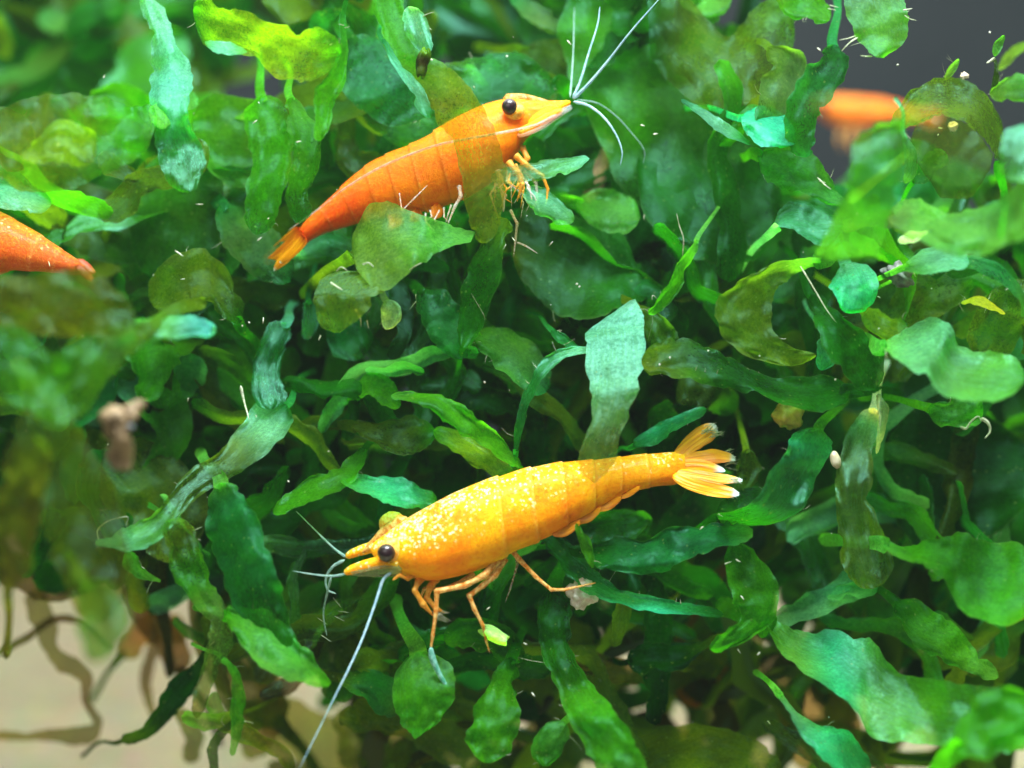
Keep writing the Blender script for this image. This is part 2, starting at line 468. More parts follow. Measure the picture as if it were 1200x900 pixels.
def frond(label, line=None, rails=None, d=(0,), r=(0,), c='G', a=(0.2,), group=None, parent=None, name='frond', hairs=(), mat=None, blunt=True, fringe=True, stalk=True, **kw):
    SEED[0] += 1
    A, B_ = rails if rails else rails_of(line, blunt)
    thick = kw.pop('thick', 0)
    if thick: kw['plate'] = thick
    mat = mat or ('frond_clear' if max(a) >= 0.10 else 'frond') + ('_sheen' if set(k for k in c if isinstance(k, str)) & set('PCLW') else '')
    kw.setdefault('n', max(18, min(64, int(len(A) * 7))))
    kw.setdefault('m', 14)
    v, f, t, fl = sheet(A, B_, list(d), list(r), palette(c), list(a), seed=SEED[0], **kw)
    org = v[0].copy()
    o = mesh_obj(name, v, f, M[mat], parent, attrs={'tint': ('FLOAT_COLOR', t), 'flow': ('FLOAT_VECTOR', fl)}, origin=org)
    if parent is None:
        tag(o, label, 'frond', group or 'fronds of the green aquarium plant')
    if stalk and parent is None and line is not None or (stalk and parent is None and rails is not None):
        e0 = 0 if d[0] >= d[-1] else -1
        step = 1 if e0 == 0 else -2
        c0 = ((A[e0][0] + B_[e0][0]) / 2, (A[e0][1] + B_[e0][1]) / 2)
        i1 = 1 if e0 == 0 else len(A) - 2
        c1 = ((A[i1][0] + B_[i1][0]) / 2, (A[i1][1] + B_[i1][1]) / 2)
        dx_, dy_ = c0[0] - c1[0], c0[1] - c1[1]
        l_ = math.hypot(dx_, dy_) or 1
        dx_, dy_ = dx_ / l_, dy_ / l_
        rs = random.Random(SEED[0] * 13)
        wm = sum(math.dist(q, s_) for q, s_ in zip(A, B_)) / len(A)
        ln_ = rs.uniform(40, 90)
        ws = max(5, wm * rs.uniform(.22, .38))
        px_, py_ = -dy_ * rs.uniform(-14, 14), dx_ * rs.uniform(-14, 14)
        sl = [(c1[0] * .25 + c0[0] * .75, c1[1] * .25 + c0[1] * .75, ws * 1.3), (c0[0] + dx_ * 8, c0[1] + dy_ * 8, ws * 1.1),
              (c0[0] + dx_ * ln_ * .5 + px_, c0[1] + dy_ * ln_ * .5 + py_, ws * .8), (c0[0] + dx_ * ln_ + px_, c0[1] + dy_ * ln_ + py_ + 10, ws)]
        de = d[e0]
        sA, sB = rails_of(sl, False)
        sv, sf, st_, sfl = sheet(sA, sB, [de + .02, de + .15, de + .55, de + 1.1], [.03], palette(c[:1] if e0 == 0 else c[-1:]), [0.0], seed=SEED[0] + 5000, n=16, m=5, jag=1.0)
        so = mesh_obj('stalk', sv, sf, M['frond'], None, attrs={'tint': ('FLOAT_COLOR', st_), 'flow': ('FLOAT_VECTOR', sfl)}, origin=org)
        so.parent = o; so.location = (0, 0, 0)
    hv, hf = [], []
    if fringe and min(d) > -0.8 and max(d) < 1.3 and mat != 'fin':
        rr_ = random.Random(SEED[0] * 7)
        m_ = kw['m']; r_ = m_ + 1
        n_ = len(v) // r_ if not thick else 0
        for _ in range(rr_.choice((0, 0, 1, 2, 3, 5)) if n_ else 0):
            i = rr_.randrange(1, n_ - 1); e = rr_.choice((0, m_))
            q0 = v[i * r_ + e]; q1 = v[i * r_ + (1 if e == 0 else m_ - 1)]
            out = q0 - q1
            out = out.normalized() if out.length > 1e-6 else Vector((0, 0, 1))
            rv = Vector((rr_.gauss(0, .5), rr_.gauss(0, .5), rr_.gauss(0, .5)))
            ln_ = rr_.choice((.03, .04, .06, .12))
            tube(hv, hf, [q0 - out * .01, q0 + (out + rv * .5) * ln_ * .5, q0 + (out + rv) * ln_], .0020, .0008, 4, smooth_n=4)
    if hairs or hv:
        for pts, rad in hairs:
            tube(hv, hf, [at(*p) for p in pts], rad, rad * 0.35, 5)
        ho = mesh_obj('root_hairs', hv, hf, M['hair'], None, origin=org)
        ho.parent = o; ho.location = (0, 0, 0)
        ho['kind'] = 'stuff'
    return o

def tube(verts, faces, pts, r0, r1, sides=8, smooth_n=None, radii=None, flat=1.0, tip=0.35):
    """tapered tube through points (3-D), Catmull-Rom smoothed"""
    tp = [tuple(p) for p in pts]
    n = smooth_n or max(4, (len(tp) - 1) * 5)
    if len(tp) == 1: return
    C_ = [Vector(cat(tp, i / n)) for i in range(n + 1)]
    base = len(verts)
    up = Vector((0.3, -1, 0.2)).normalized()
    for i, p in enumerate(C_):
        t = (C_[min(i + 1, n)] - C_[max(i - 1, 0)])
        t = t.normalized() if t.length > 1e-9 else Vector((1, 0, 0))
        sx = t.cross(up)
        sx = sx.normalized() if sx.length > 1e-6 else Vector((1, 0, 0))
        sy = sx.cross(t).normalized()
        u = i / n
        r = lin(radii, u) if radii else lerp(r0, r1, u)
        if i == 0 or i == n: r *= tip
        for k in range(sides):
            q = 2 * math.pi * k / sides
            verts.append(p + sx * math.cos(q) * r + sy * math.sin(q) * r * flat)
        if i:
            a0 = base + (i - 1) * sides; b0 = base + i * sides
            for k in range(sides):
                k2 = (k + 1) % sides
                faces.append((a0 + k, a0 + k2, b0 + k2, b0 + k))
    faces.append(tuple(base + k for k in range(sides - 1, -1, -1)))
    faces.append(tuple(base + n * sides + k for k in range(sides)))

def tube_obj(name, pts, r0, r1, mat, parent, sides=8, radii=None, flat=1.0, org=None, lumps=0.0, **kw):
    v, f = [], []
    tube(v, f, pts, r0, r1, sides, radii=radii, flat=flat, **kw)
    if lumps:
        nv = lambda q, k: Vector((noise.noise(q * k), noise.noise(q * k + Vector((7, 3, 1))), noise.noise(q * k + Vector((2, 9, 5)))))
        v = [q + (nv(q, 5.0) * .6 + nv(q, 13.0) * .3) * lumps for q in v]
    return mesh_obj(name, v, f, mat, parent, origin=v[0].copy())

def ball(name, c, rx, ry, rz, mat, parent=None, seg=20, rings=12, lump=0.0, seed=0, rot=None):
    v, f = [], []
    for i in range(rings + 1):
        th = math.pi * i / rings
        for j in range(seg):
            ph = 2 * math.pi * j / seg
            p = Vector((math.sin(th) * math.cos(ph), math.sin(th) * math.sin(ph), math.cos(th)))
            k = 1 + lump * (noise.noise(p * 1.6 + Vector((seed, 0, 0))) + 0.5 * noise.noise(p * 4 + Vector((0, seed, 0))))
            q = Vector((p.x * rx * k, p.y * ry * k, p.z * rz * k))
            if rot is not None: q = rot @ q
            v.append(c + q)
    for i in range(rings):
        for j in range(seg):
            j2 = (j + 1) % seg
            f.append((i * seg + j, (i + 1) * seg + j, (i + 1) * seg + j2, i * seg + j2))
    return mesh_obj(name, v, f, mat, parent, origin=Vector(c))

def jointed(pts, radii):
    """a limb of straight joints through (x, y, depth) points"""
    v, f = [], []
    P_, R_ = [], []
    for i in range(len(pts) - 1):
        a, b = at(*pts[i]), at(*pts[i + 1])
        ra, rb = radii[i], radii[i + 1]
        for t in ((0.0, 0.12, 0.5, 0.88) if i < len(pts) - 2 else (0.0, 0.12, 0.5, 1.0)):
            P_.append(lerp(a, b, t))
            k = 1.12 if t in (0.0,) else (0.86 if t == 0.5 else 1.0)
            R_.append(lerp(ra, rb, t) * k)
    tube(v, f, P_, 0, 0, 8, smooth_n=(len(P_) - 1) * 2, radii=R_)
    return v, f

# ------------------------------------------------------------------ shrimps
ORANGE = (1.0, 0.300, 0.002)
REDOR = (0.92, 0.095, 0.002)
AMBER = (1.0, 0.440, 0.003)

def shrimp_body(parent, rows, cols, gold, steps, n=260, m=32, seed=1, belly=1.0):
    """one continuous body lofted from (dorsal x, y, ventral x, y, half width cm, depth) rows; steps: u of the shell edges"""
    verts, faces, tint, gl, sm = [], [], [], [], []
    rnd = random.Random(seed)
    for i in range(n + 1):
        u = i / n
        dx, dy, vx, vy, hw, d = cat(rows, u)
        top = at(dx, dy, d); bot = at(vx, vy, d)
        ctr = (top + bot) / 2
        up = (top - bot) / 2
        fwd = (CM.to_3x3() @ Vector((0, 0, 1)))
        # overlap of the shell rings: each swells towards its rear edge and drops to the next
        k = 1.0; seam = 0.0
        for a, b in zip(steps[:-1], steps[1:]):
            if a <= u < b:
                t = (u - a) / (b - a)
                k = 0.980 + 0.044 * t ** 1.4
                e0, e1 = (u - a) / 0.008, (b - u) / 0.006
                seam = (math.exp(-e1 ** 2) if b < 0.95 else 0) - (math.exp(-e0 ** 2) if a > 0.1 else 0)
        col = lin(cols, u)
        for j in range(m):
            q = 2 * math.pi * j / m
            cs, sn = math.cos(q), math.sin(q)
            # sides fuller towards the belly, ridge at the back
            wx = math.copysign(abs(sn) ** 0.85, sn) * (1.0 - 0.14 * cs)
            p = ctr + up * cs * k + fwd * wx * hw * k
            p += (p - ctr) * 0.012 * noise.noise(p * 5.0)
            verts.append(p)
            tint.append((*col, 0.0))
            g = lin(gold, u) * max(0.0, (cs + 0.25) / 1.25) ** 0.8
            gl.append(g); sm.append(seam)
        if i:
            a0, b0 = (i - 1) * m, i * m
            for j in range(m):
                j2 = (j + 1) % m
                faces.append((a0 + j, a0 + j2, b0 + j2, b0 + j))
    faces.append(tuple(range(m - 1, -1, -1)))
    faces.append(tuple(n * m + j for j in range(m)))
    return mesh_obj('body', verts, faces, M['shell'], parent, origin=verts[0].copy(),
                    attrs={'tint': ('FLOAT_COLOR', tint), 'gold': ('FLOAT', gl), 'seam': ('FLOAT', sm)})

def blade(parent, name, line, d, r, cols, alpha, **kw):
    """a fin-like plate of shell"""
    SEED[0] += 1
    A, B_ = rails_of(line, False)
    v, f, t, fl = sheet(A, B_, list(d), list(r), cols, list(alpha), seed=SEED[0], n=22, m=8, plate=kw.pop('thick', 0.012), ruf=0.008, jag=0.5, mottle=0.1, **kw)
    return mesh_obj(name, v, f, M['fin'], parent, attrs={'tint': ('FLOAT_COLOR', t), 'flow': ('FLOAT_VECTOR', fl)}, origin=v[0].copy())

def px(pts, d):
    """pixel polyline at one depth (or a depth each)"""
    return [at(p[0], p[1], p[2] if len(p) > 2 else d) for p in pts]

# ---- front shrimp: amber, gold dotted back, facing left
def front_shrimp():
    s = empty('shrimp', at(600, 640, 0.1))
    tag(s, 'amber yellow shrimp facing left with gold speckled back, lower centre', 'shrimp', 'shrimps among the fronds')
    rows = [  # dorsal, ventral, half width, depth
        (432, 640, 434, 646, 0.010, -0.06),
        (446, 629, 446, 662, 0.070, -0.06),
        (458, 620, 464, 671, 0.125, -0.05),
        (474, 609, 482, 676, 0.175, -0.04),
        (500, 594, 506, 680, 0.220, -0.02),
        (534, 577, 540, 674, 0.245, 0.00),
        (566, 564, 577, 661, 0.250, 0.03),
        (596, 554, 607, 645, 0.242, 0.06),
        (628, 546, 638, 632, 0.226, 0.09),
        (660, 541, 667, 617, 0.205, 0.12),
        (690, 539, 693, 603, 0.180, 0.15),
        (718, 536, 718, 589, 0.155, 0.18),
        (742, 533, 744, 576, 0.130, 0.20),
        (768, 531, 772, 570, 0.110, 0.22),
        (788, 530, 790, 568, 0.090, 0.24),
        (802, 533, 803, 563, 0.060, 0.25)]
    shrimp_body(s, rows, [AMBER, AMBER, ORANGE, AMBER, ORANGE, AMBER, ORANGE, AMBER],
                [0.5, 0.9, 1.0, 0.9, 0.5, 0.5, 0.3, 0.3, 0.25, 0.35, 0.1], [0.02, 0.44, 0.52, 0.60, 0.68, 0.76, 0.84, 0.95])
    # eyes on stalks
    for (x, y, d, rr) in ((453, 648, -0.17, 0.056), (455, 612, 0.10, 0.050)):
        st = ball('eye_stalk', at(x + 5, y - 3 + (5 if d > 0 else 0), d + 0.012), 0.086, 0.05, 0.082, M['stalk_shell'], s, lump=0.08)
        ball('eye', at(x, y - (2 if d > 0 else 0), d + (0.03 if d > 0 else -0.034)), rr, rr * 0.9, rr * 1.02, M['eye'], s)
    # beak and the paired bases of the short feelers
    def peduncle(line, d0):
        A = px([(x, y) for x, y, _ in line], d0)
        v, f = [], []
        tube(v, f, A, 0, 0, 12, radii=[wd / 2 * S for _, _, wd in line])
        mesh_obj('feeler_base', v, f, M['shell'], s, origin=v[0].copy(),
                 attrs={'tint': ('FLOAT_COLOR', [(*AMBER, 0.0)] * len(v)), 'gold': ('FLOAT', [0.45] * len(v))})
    peduncle([(462, 634, 18), (448, 638, 16), (430, 643, 13), (415, 648, 11), (405, 653, 7)], 0.0)
    peduncle([(470, 660, 18), (452, 659, 16), (432, 662, 14), (415, 667, 12), (403, 672, 7)], -0.14)
    tube_obj('beak', px([(478, 608), (455, 622), (436, 638), (424, 648)], -0.03), 0.05, 0.012, M['leg'], s, radii=[0.05, 0.045, 0.026, 0.010])
    blade(s, 'feeler_scale', [(470, 668, 14), (450, 669, 14), (430, 671, 10), (412, 672, 4)], (-0.16,), (0.03,), [(0.35, 0.42, 0.10), (0.25, 0.42, 0.20)], (0.35, 0.6))
    # feelers
    W_ = M['whisker']; WD = M['whisker_dim']
    tube_obj('feeler', px([(462, 668, -.15), (450, 678, -.18), (444, 694, -.2), (437, 715, -.24), (424, 750, -.32), (408, 785, -.42), (392, 817, -.5), (372, 858, -.6), (350, 902, -.7)], 0), 0.026, 0.006, W_, s, radii=[0.011, 0.010, 0.008, 0.006, 0.004, 0.002])
    tube_obj('feeler', px([(406, 653, 0), (392, 643, .05), (372, 624, .1), (347, 599, .2)], 0), 0.010, 0.003, WD, s)
    tube_obj('feeler', px([(412, 671, -.14), (390, 675, -.14), (366, 673, -.12), (343, 669, -.1)], 0), 0.010, 0.003, WD, s)
    tube_obj('feeler', px([(404, 656, 0), (390, 664, 0), (382, 678, .02), (384, 691, .03), (394, 696, .04)], 0), 0.011, 0.005, WD, s)
    tube_obj('feeler', px([(388, 676, -.1), (383, 697, -.05), (379, 720, 0), (383, 745, .05)], 0), 0.009, 0.004, WD, s)
    # legs
    L = M['leg']
    def leg(pts, radii, mat=L):
        v, f = jointed(pts, [q * 0.52 for q in radii])
        return mesh_obj('leg', v, f, mat, s, origin=v[0].copy())
    leg([(585, 655, -.05), (568, 674, -.14), (545, 686, -.18), (512, 693, -.2), (511, 716, -.2), (507, 745, -.2), (505, 760, -.19)], [.055, .045, .036, .034, .030, .022, .018])
    tube_obj('leg_tip', px([(505, 758, -.19), (507, 772, -.18), (516, 792, -.17), (529, 813, -.16)], 0), 0.016, 0.009, limb('teal_tip'), s, radii=[.014, .022, .016, .008])
    leg([(592, 654, -.02), (580, 674, -.08), (566, 686, -.12), (550, 698, -.14), (556, 714, -.14), (566, 733, -.12), (570, 752, -.1), (574, 765, -.1)], [.05, .042, .036, .034, .028, .022, .015, .008])
    leg([(600, 645, .0), (608, 655, -.02), (628, 676, -.02), (646, 691, -.02), (662, 691, 0), (698, 683, .02)], [.04, .034, .026, .022, .018, .012])
    leg([(556, 672, .1), (540, 682, .1), (520, 690, .1), (497, 690, .1), (492, 702, .1)], [.036, .03, .026, .022, .016])
    leg([(604, 640, .16), (606, 662, .16), (598, 690, .18), (592, 706, .2)], [.02, .016, .012, .006], M['clearlimb'])
    # folded feeding legs under the head
    leg([(500, 674, -.08), (490, 682, -.12), (486, 692, -.14), (496, 708, -.14), (508, 722, -.12)], [.05, .044, .036, .040, .014], M['mouth'])
    leg([(512, 678, -.06), (504, 688, -.1), (500, 700, -.1), (510, 712, -.1), (522, 719, -.1)], [.05, .045, .036, .034, .012], M['mouth'])
    leg([(488, 672, -.12), (478, 678, -.15), (468, 674, -.16), (460, 680, -.17)], [.036, .028, .024, .016], M['mouth'])
    # claw brush
    hv, hf = [], []
    rnd = random.Random(5)
    for k in range(14):
        a = at(512 + rnd.uniform(-6, 6), 718 + rnd.uniform(-4, 4), -.1)
        b = at(521 + rnd.uniform(-8, 8), 722 + rnd.uniform(-6, 8), -.12)
        tube(hv, hf, [a, b], 0.005, 0.002, 4, smooth_n=3)
    o = mesh_obj('claw_bristles', hv, hf, M['hair'], s, origin=hv[0].copy()); o['kind'] = 'stuff'
    # swimming legs and side flaps under the abdomen
    OL = (0.75, 0.30, 0.008)
    for (ln, d) in (([(646, 622, 14), (662, 622, 14), (680, 611, 7)], .0), ([(668, 608, 15), (688, 605, 14), (704, 596, 6)], .03),
                    ([(692, 594, 13), (712, 592, 12), (728, 583, 5)], .06), ([(716, 581, 10), (734, 579, 9), (750, 571, 4)], .1)):
        blade(s, 'swimmeret', ln, (d, d - .02), (.04,), [ORANGE, OL, OL], (0.15, 0.3, 0.45), thick=.006)
    # tail fan
    BL = (0.62, 0.74, 0.80)
    for (nm, ln, d, r, al) in (
            ('tail_plate', [(786, 543, 8), (802, 527, 17), (818, 514, 23), (832, 505, 21), (840, 499, 8)], (.28, .36), (.05,), (0, 0, .05, .3, .7)),
            ('tail_plate', [(790, 543, 14), (812, 538, 18), (834, 535, 18), (852, 536, 12), (862, 538, 4)], (.25, .28), (.05,), (0, 0, .1, .4, .75)),
            ('tail_plate', [(788, 548, 16), (808, 545, 16), (828, 546, 13), (850, 552, 5)], (.20, .20), (.03,), (0, 0, 0, .1)),
            ('tail_plate', [(790, 553, 8), (812, 556, 11), (838, 560, 12), (858, 562, 9), (870, 563, 3)], (.16, .12), (.03,), (0, 0, 0, .1, .45)),
            ('tail_plate', [(788, 557, 9), (808, 566, 15), (834, 573, 17), (854, 577, 13), (866, 579, 4)], (.14, .04), (.03,), (0, 0, 0, .1, .45))):
        blade(s, nm, ln, d, r, [AMBER] * 5 + [(1.0, .5, .03), BL, BL], al, thick=.003)
    # fringe on the tail plates
    hv, hf = [], []
    for k in range(46):
        t = k / 45
        bx, by = [(828, 504), (838, 508), (852, 534), (856, 540)][k % 4]
        a = at(bx - 3 + rnd.uniform(-5, 3), by + rnd.uniform(-5, 6), .3)
        b = at(bx + 7 + rnd.uniform(-4, 5), by - 3 + rnd.uniform(-6, 8), .32)
        tube(hv, hf, [a, b], 0.004, 0.002, 4, smooth_n=2)
    for k in range(30):
        bx, by = [(862, 562), (860, 579)][k % 2]
        a = at(bx - 6 + rnd.uniform(-6, 4), by + rnd.uniform(-4, 4), .1)
        tube(hv, hf, [a, at(bx + 3 + rnd.uniform(-6, 5), by + 1 + rnd.uniform(-5, 5), .1)], 0.004, 0.002, 4, smooth_n=2)
    o = mesh_obj('tail_bristles', hv, hf, M['hair'], s, origin=hv[0].copy()); o['kind'] = 'stuff'

_limb = {}
def limb(nm):
    if nm not in _limb:
        _limb[nm] = limb_material('limb_' + nm, (0.06, 0.30, 0.20), (0.30, 0.62, 0.55), clear=0.1)
    return _limb[nm]
front_shrimp()

# ---- upper shrimp: orange to red-orange, facing right
def upper_shrimp():
    s = empty('shrimp', at(500, 240, 0.6))
    tag(s, 'orange shrimp facing right with pale feelers fanned out, half behind an olive frond', 'shrimp', 'shrimps among the fronds')
    z = 0.62
    rows = [
        (668, 118, 668, 124, 0.012, z - .05),
        (650, 118, 652, 132, 0.050, z - .05),
        (626, 118, 632, 150, 0.095, z - .04),
        (604, 116, 616, 164, 0.150, z - .03),
        (584, 118, 604, 184, 0.205, z - .02),
        (560, 126, 588, 204, 0.240, z),
        (534, 139, 562, 222, 0.255, z),
        (512, 152, 536, 236, 0.255, z + .02),
        (488, 166, 508, 246, 0.250, z + .04),
        (462, 177, 482, 250, 0.240, z + .06),
        (438, 188, 458, 254, 0.220, z + .08),
        (414, 206, 434, 258, 0.190, z + .10),
        (392, 227, 412, 264, 0.155, z + .12),
        (372, 246, 390, 270, 0.125, z + .14),
        (356, 262, 370, 278, 0.095, z + .16),
        (347, 278, 356, 288, 0.055, z + .17)]
    UP = (1.0, 0.215, 0.001)
    shrimp_body(s, rows, [AMBER, UP, UP, UP, UP, (0.98, .20, .002), (0.95, .165, .002), REDOR, REDOR, REDOR],
                [0.3, 0.12, 0.05, 0.03, 0.0, 0.0, 0.0, 0.0], [0.02, 0.48, 0.555, 0.63, 0.70, 0.78, 0.86, 0.96], seed=4)
    ball('eye_stalk', at(603, 130, z - .20), 0.07, 0.06, 0.06, M['stalk_shell'], s, lump=0.08)
    ball('eye', at(597, 125, z - .245), 0.052, 0.045, 0.054, M['eye'], s)
    ball('eye', at(612, 118, z + .16), 0.046, 0.045, 0.046, M['eye'], s)
    # head gear
    def peduncle(line, d0, col=AMBER):
        v, f = [], []
        tube(v, f, px([(x, y) for x, y, _ in line], d0), 0, 0, 12, radii=[wd / 2 * S for _, _, wd in line])
        mesh_obj('feeler_base', v, f, M['shell'], s, origin=v[0].copy(),
                 attrs={'tint': ('FLOAT_COLOR', [(*col, 0.0)] * len(v)), 'gold': ('FLOAT', [0.05] * len(v))})
    peduncle([(618, 148, 18), (634, 138, 16), (652, 128, 13), (668, 119, 8)], z - .12)
    peduncle([(606, 156, 14), (622, 150, 13), (642, 138, 12), (660, 128, 8)], z - .16, (0.98, .36, .02))
    blade(s, 'feeler_scale', [(606, 158, 8), (626, 150, 11), (648, 137, 11), (670, 125, 4)], (z - .17,), (.03,), [(0.9, 0.42, 0.15), (0.80, 0.70, 0.6), (0.5, 0.70, 0.78)], (0.5, .7, .75))
    tube_obj('beak', px([(590, 117, z - .02), (612, 115, z - .02), (632, 118, z - .02), (646, 121, z - .02)], 0), .04, .01, M['leg'], s)
    W_ = M['whisker']; WD = M['whisker_dim']
    F = lambda pts, r, m, *rest: tube_obj('feeler', px(pts, 0), r, 0.006, m, s, radii=[r * .5, r * .38, r * .27, r * .14])
    F([(672, 116, z - .1), (690, 98, z - .15), (712, 72, z - .2), (740, 36, z - .3), (775, -4, z - .4)], .024, W_)
    F([(671, 115, z - .1), (680, 95, z - .1), (690, 62, z - .08), (700, 30, z - .05), (703, 8, z - .02)], .020, W_)
    F([(668, 114, z), (670, 90, z + .1), (672, 55, z + .2), (673, 8, z + .35)], .016, WD)
    F([(672, 119, z - .1), (690, 124, z - .14), (708, 138, z - .18), (722, 158, z - .2), (729, 178, z - .2), (727, 194, z - .18)], .022, W_)
    F([(676, 117, z), (700, 121, z + .05), (722, 136, z + .1), (742, 158, z + .14), (755, 176, z + .16), (754, 192, z + .18)], .013, WD)
    # long feeler swept back along the flank
    tube_obj('feeler', px([(652, 134, z - .2), (626, 147, z - .26), (590, 155, z - .29), (552, 162, z - .30), (516, 169, z - .29), (478, 182, z - .27), (440, 199, z - .2), (404, 221, z - .1), (376, 243, z - .0), (352, 260, z), (338, 270, z + .02)], 0), .012, .006, M['clearlimb'], s, radii=[.009, .009, .008, .008, .006, .003])
    # legs
    def leg(pts, radii, mat):
        v, f = jointed(pts, [q * 0.52 for q in radii])
        mesh_obj('leg', v, f, mat, s, origin=v[0].copy())
    CL = M['clearlimb']; MO = M['mouth']
    leg([(538, 218, z - .3), (540, 230, z - .34), (533, 242, z - .36), (525, 262, z - .38)], [.03, .026, .020, .010], CL)
    leg([(468, 226, z - .29), (471, 247, z - .36), (486, 232, z - .36), (501, 217, z - .34)], [.008, .010, .010, .006], CL)
    leg([(584, 200, z - .25), (586, 215, z - .3), (590, 232, z - .34), (590, 248, z - .34)], [.04, .03, .026, .018], CL)
    leg([(596, 190, z - .2), (606, 202, z - .25), (612, 216, z - .28), (606, 236, z - .28)], [.05, .04, .03, .012], MO)
    leg([(604, 182, z - .18), (620, 196, z - .22), (636, 206, z - .24), (642, 222, z - .24), (640, 240, z - .24)], [.05, .036, .026, .02, .008], MO)
    leg([(612, 172, z - .1), (618, 186, z - .14), (608, 200, z - .16), (600, 206, z - .16)], [.045, .04, .035, .03], MO)
    leg([(614, 200, z - .2), (628, 214, z - .2), (630, 232, z - .2), (624, 246, z - .2)], [.03, .024, .018, .006], CL)
    leg([(598, 246, z - .3), (606, 262, z - .34), (604, 282, z - .34), (602, 300, z - .34)], [.022, .02, .016, .008], CL)
    leg([(606, 284, z - .34), (616, 288, z - .36), (630, 297, z - .38)], [.014, .012, .006], CL)
    rl = random.Random(12)
    for k in range(16):
        x0, y0 = rl.uniform(580, 618), rl.uniform(186, 212)
        x1, y1 = x0 + rl.uniform(-8, 26), y0 + rl.uniform(18, 40)
        leg([(x0, y0, z - .2), (lerp(x0, x1, .5) + rl.uniform(-10, 10), lerp(y0, y1, .5), z - .26), (x1, y1, z - .28), (x1 + rl.uniform(-10, 12), y1 + rl.uniform(6, 24), z - .28)], [.016, .014, .010, .004], CL if k % 3 else MO)
    for k in range(5):
        x0, y0 = rl.uniform(470, 536), rl.uniform(238, 250)
        leg([(x0, y0, z - .24), (x0 + rl.uniform(-8, 6), y0 + rl.uniform(6, 12), z - .28), (x0 + rl.uniform(-14, 12), y0 + rl.uniform(12, 22), z - .28)], [.014, .010, .004], CL)
    # swimming legs behind the pale leaf
    OL = (0.95, 0.30, 0.01)
    for (ln, d) in (([(512, 240, 16), (512, 250, 14), (506, 256, 6)], z - .1), ([(488, 246, 16), (488, 254, 14), (482, 260, 6)], z - .08), ([(462, 250, 24), (464, 260, 18), (456, 268, 6)], z - .05)):
        blade(s, 'swimmeret', ln, (d, d - .02), (.03,), [ORANGE, OL, (0.9, .5, .15)], (0.0, 0.2, 0.4))
    BL = (0.85, 0.88, 0.9)
    for (ln, d, al) in (([(356, 272, 14), (342, 286, 15), (326, 300, 14), (309, 309, 5)], (z + .1, z + .14), (0, 0, .1, .3)),
                        ([(356, 276, 14), (344, 290, 14), (334, 302, 13), (321, 317, 5)], (z + .02, z + .02), (0, 0, .1, .3)),
                        ([(358, 278, 12), (348, 290, 12), (338, 300, 10), (328, 308, 5)], (z - .06, z - .1), (0, 0, .05, .2)),
                        ([(352, 268, 12), (338, 280, 12), (322, 294, 10), (308, 303, 5)], (z + .2, z + .26), (0, 0, .2, .5))):
        blade(s, 'tail_plate', ln, d, (.03,), [REDOR, (0.9, .25, .006), AMBER, AMBER, AMBER, AMBER, AMBER, BL], al, thick=.003)
upper_shrimp()

# ---- a plainer shrimp for the two that show only a piece of themselves
def plain_shrimp(label, rows, cols, gold, head_dir, legs, feelers, eye, tail, pale=(0.8, .35, .1)):
    s = empty('shrimp', at((rows[6][0] + rows[6][2]) / 2, rows[6][3], rows[6][5]))
    tag(s, label, 'shrimp', 'shrimps among the fronds')
    shrimp_body(s, rows, cols, gold, [0.02, 0.46, 0.55, 0.63, 0.71, 0.79, 0.87, 0.96], n=90, m=24, seed=9)
    ball('eye', at(*eye), 0.055, 0.05, 0.055, M['eye'], s, seg=12, rings=8)
    for pts in legs:
        tube_obj('leg', px(pts, 0), .03, .01, M['leg'], s, sides=6)
    for pts in feelers:
        tube_obj('feeler', px(pts, 0), .016, .006, M['whisker'], s, sides=6)
    for ln, d in tail:
        blade(s, 'tail_plate', ln, d, (.03,), [cols[-1], cols[-1], pale], (0, 0, .1))
d = 0.45
plain_shrimp('rusty orange shrimp with pale dotted back, cut off by the left frame edge',
    [(-340, 258, -340, 264, .012, d), (-318, 248, -316, 278, .06, d), (-290, 238, -286, 306, .15, d), (-255, 226, -250, 330, .22, d),
     (-215, 216, -210, 342, .27, d), (-170, 212, -168, 346, .28, d), (-125, 214, -125, 348, .28, d), (-80, 220, -82, 346, .27, d),
     (-40, 230, -44, 338, .25, d), (-8, 243, -14, 328, .22, d), (22, 259, 10, 318, .18, d), (48, 275, 36, 318, .14, d),
     (70, 290, 60, 320, .10, d), (88, 302, 80, 322, .07, d), (100, 311, 96, 322, .04, d)],
    [(0.80, .15, .01), (0.80, .14, .01), (0.70, .11, .012), (0.50, .075, .02)], [.05, .05, .1, .14, .16, .16], -1,
    [[(-230, 335, d - .1), (-240, 370, d - .2), (-236, 400, d - .2)], [(-200, 340, d - .1), (-196, 375, d - .2), (-205, 405, d - .2)], [(-170, 342, d - .1), (-160, 372, d - .2), (-166, 400, d - .2)]],
    [[(-335, 262, d), (-400, 230, d), (-450, 180, d)], [(-335, 266, d), (-400, 290, d), (-440, 340, d)]],
    (-296, 258, d - .16),
    [([(90, 306, 12), (102, 314, 12), (110, 320, 5)], (d, d)), ([(90, 312, 10), (102, 322, 10), (108, 328, 5)], (d - .05, d - .1))])
d = 9.0
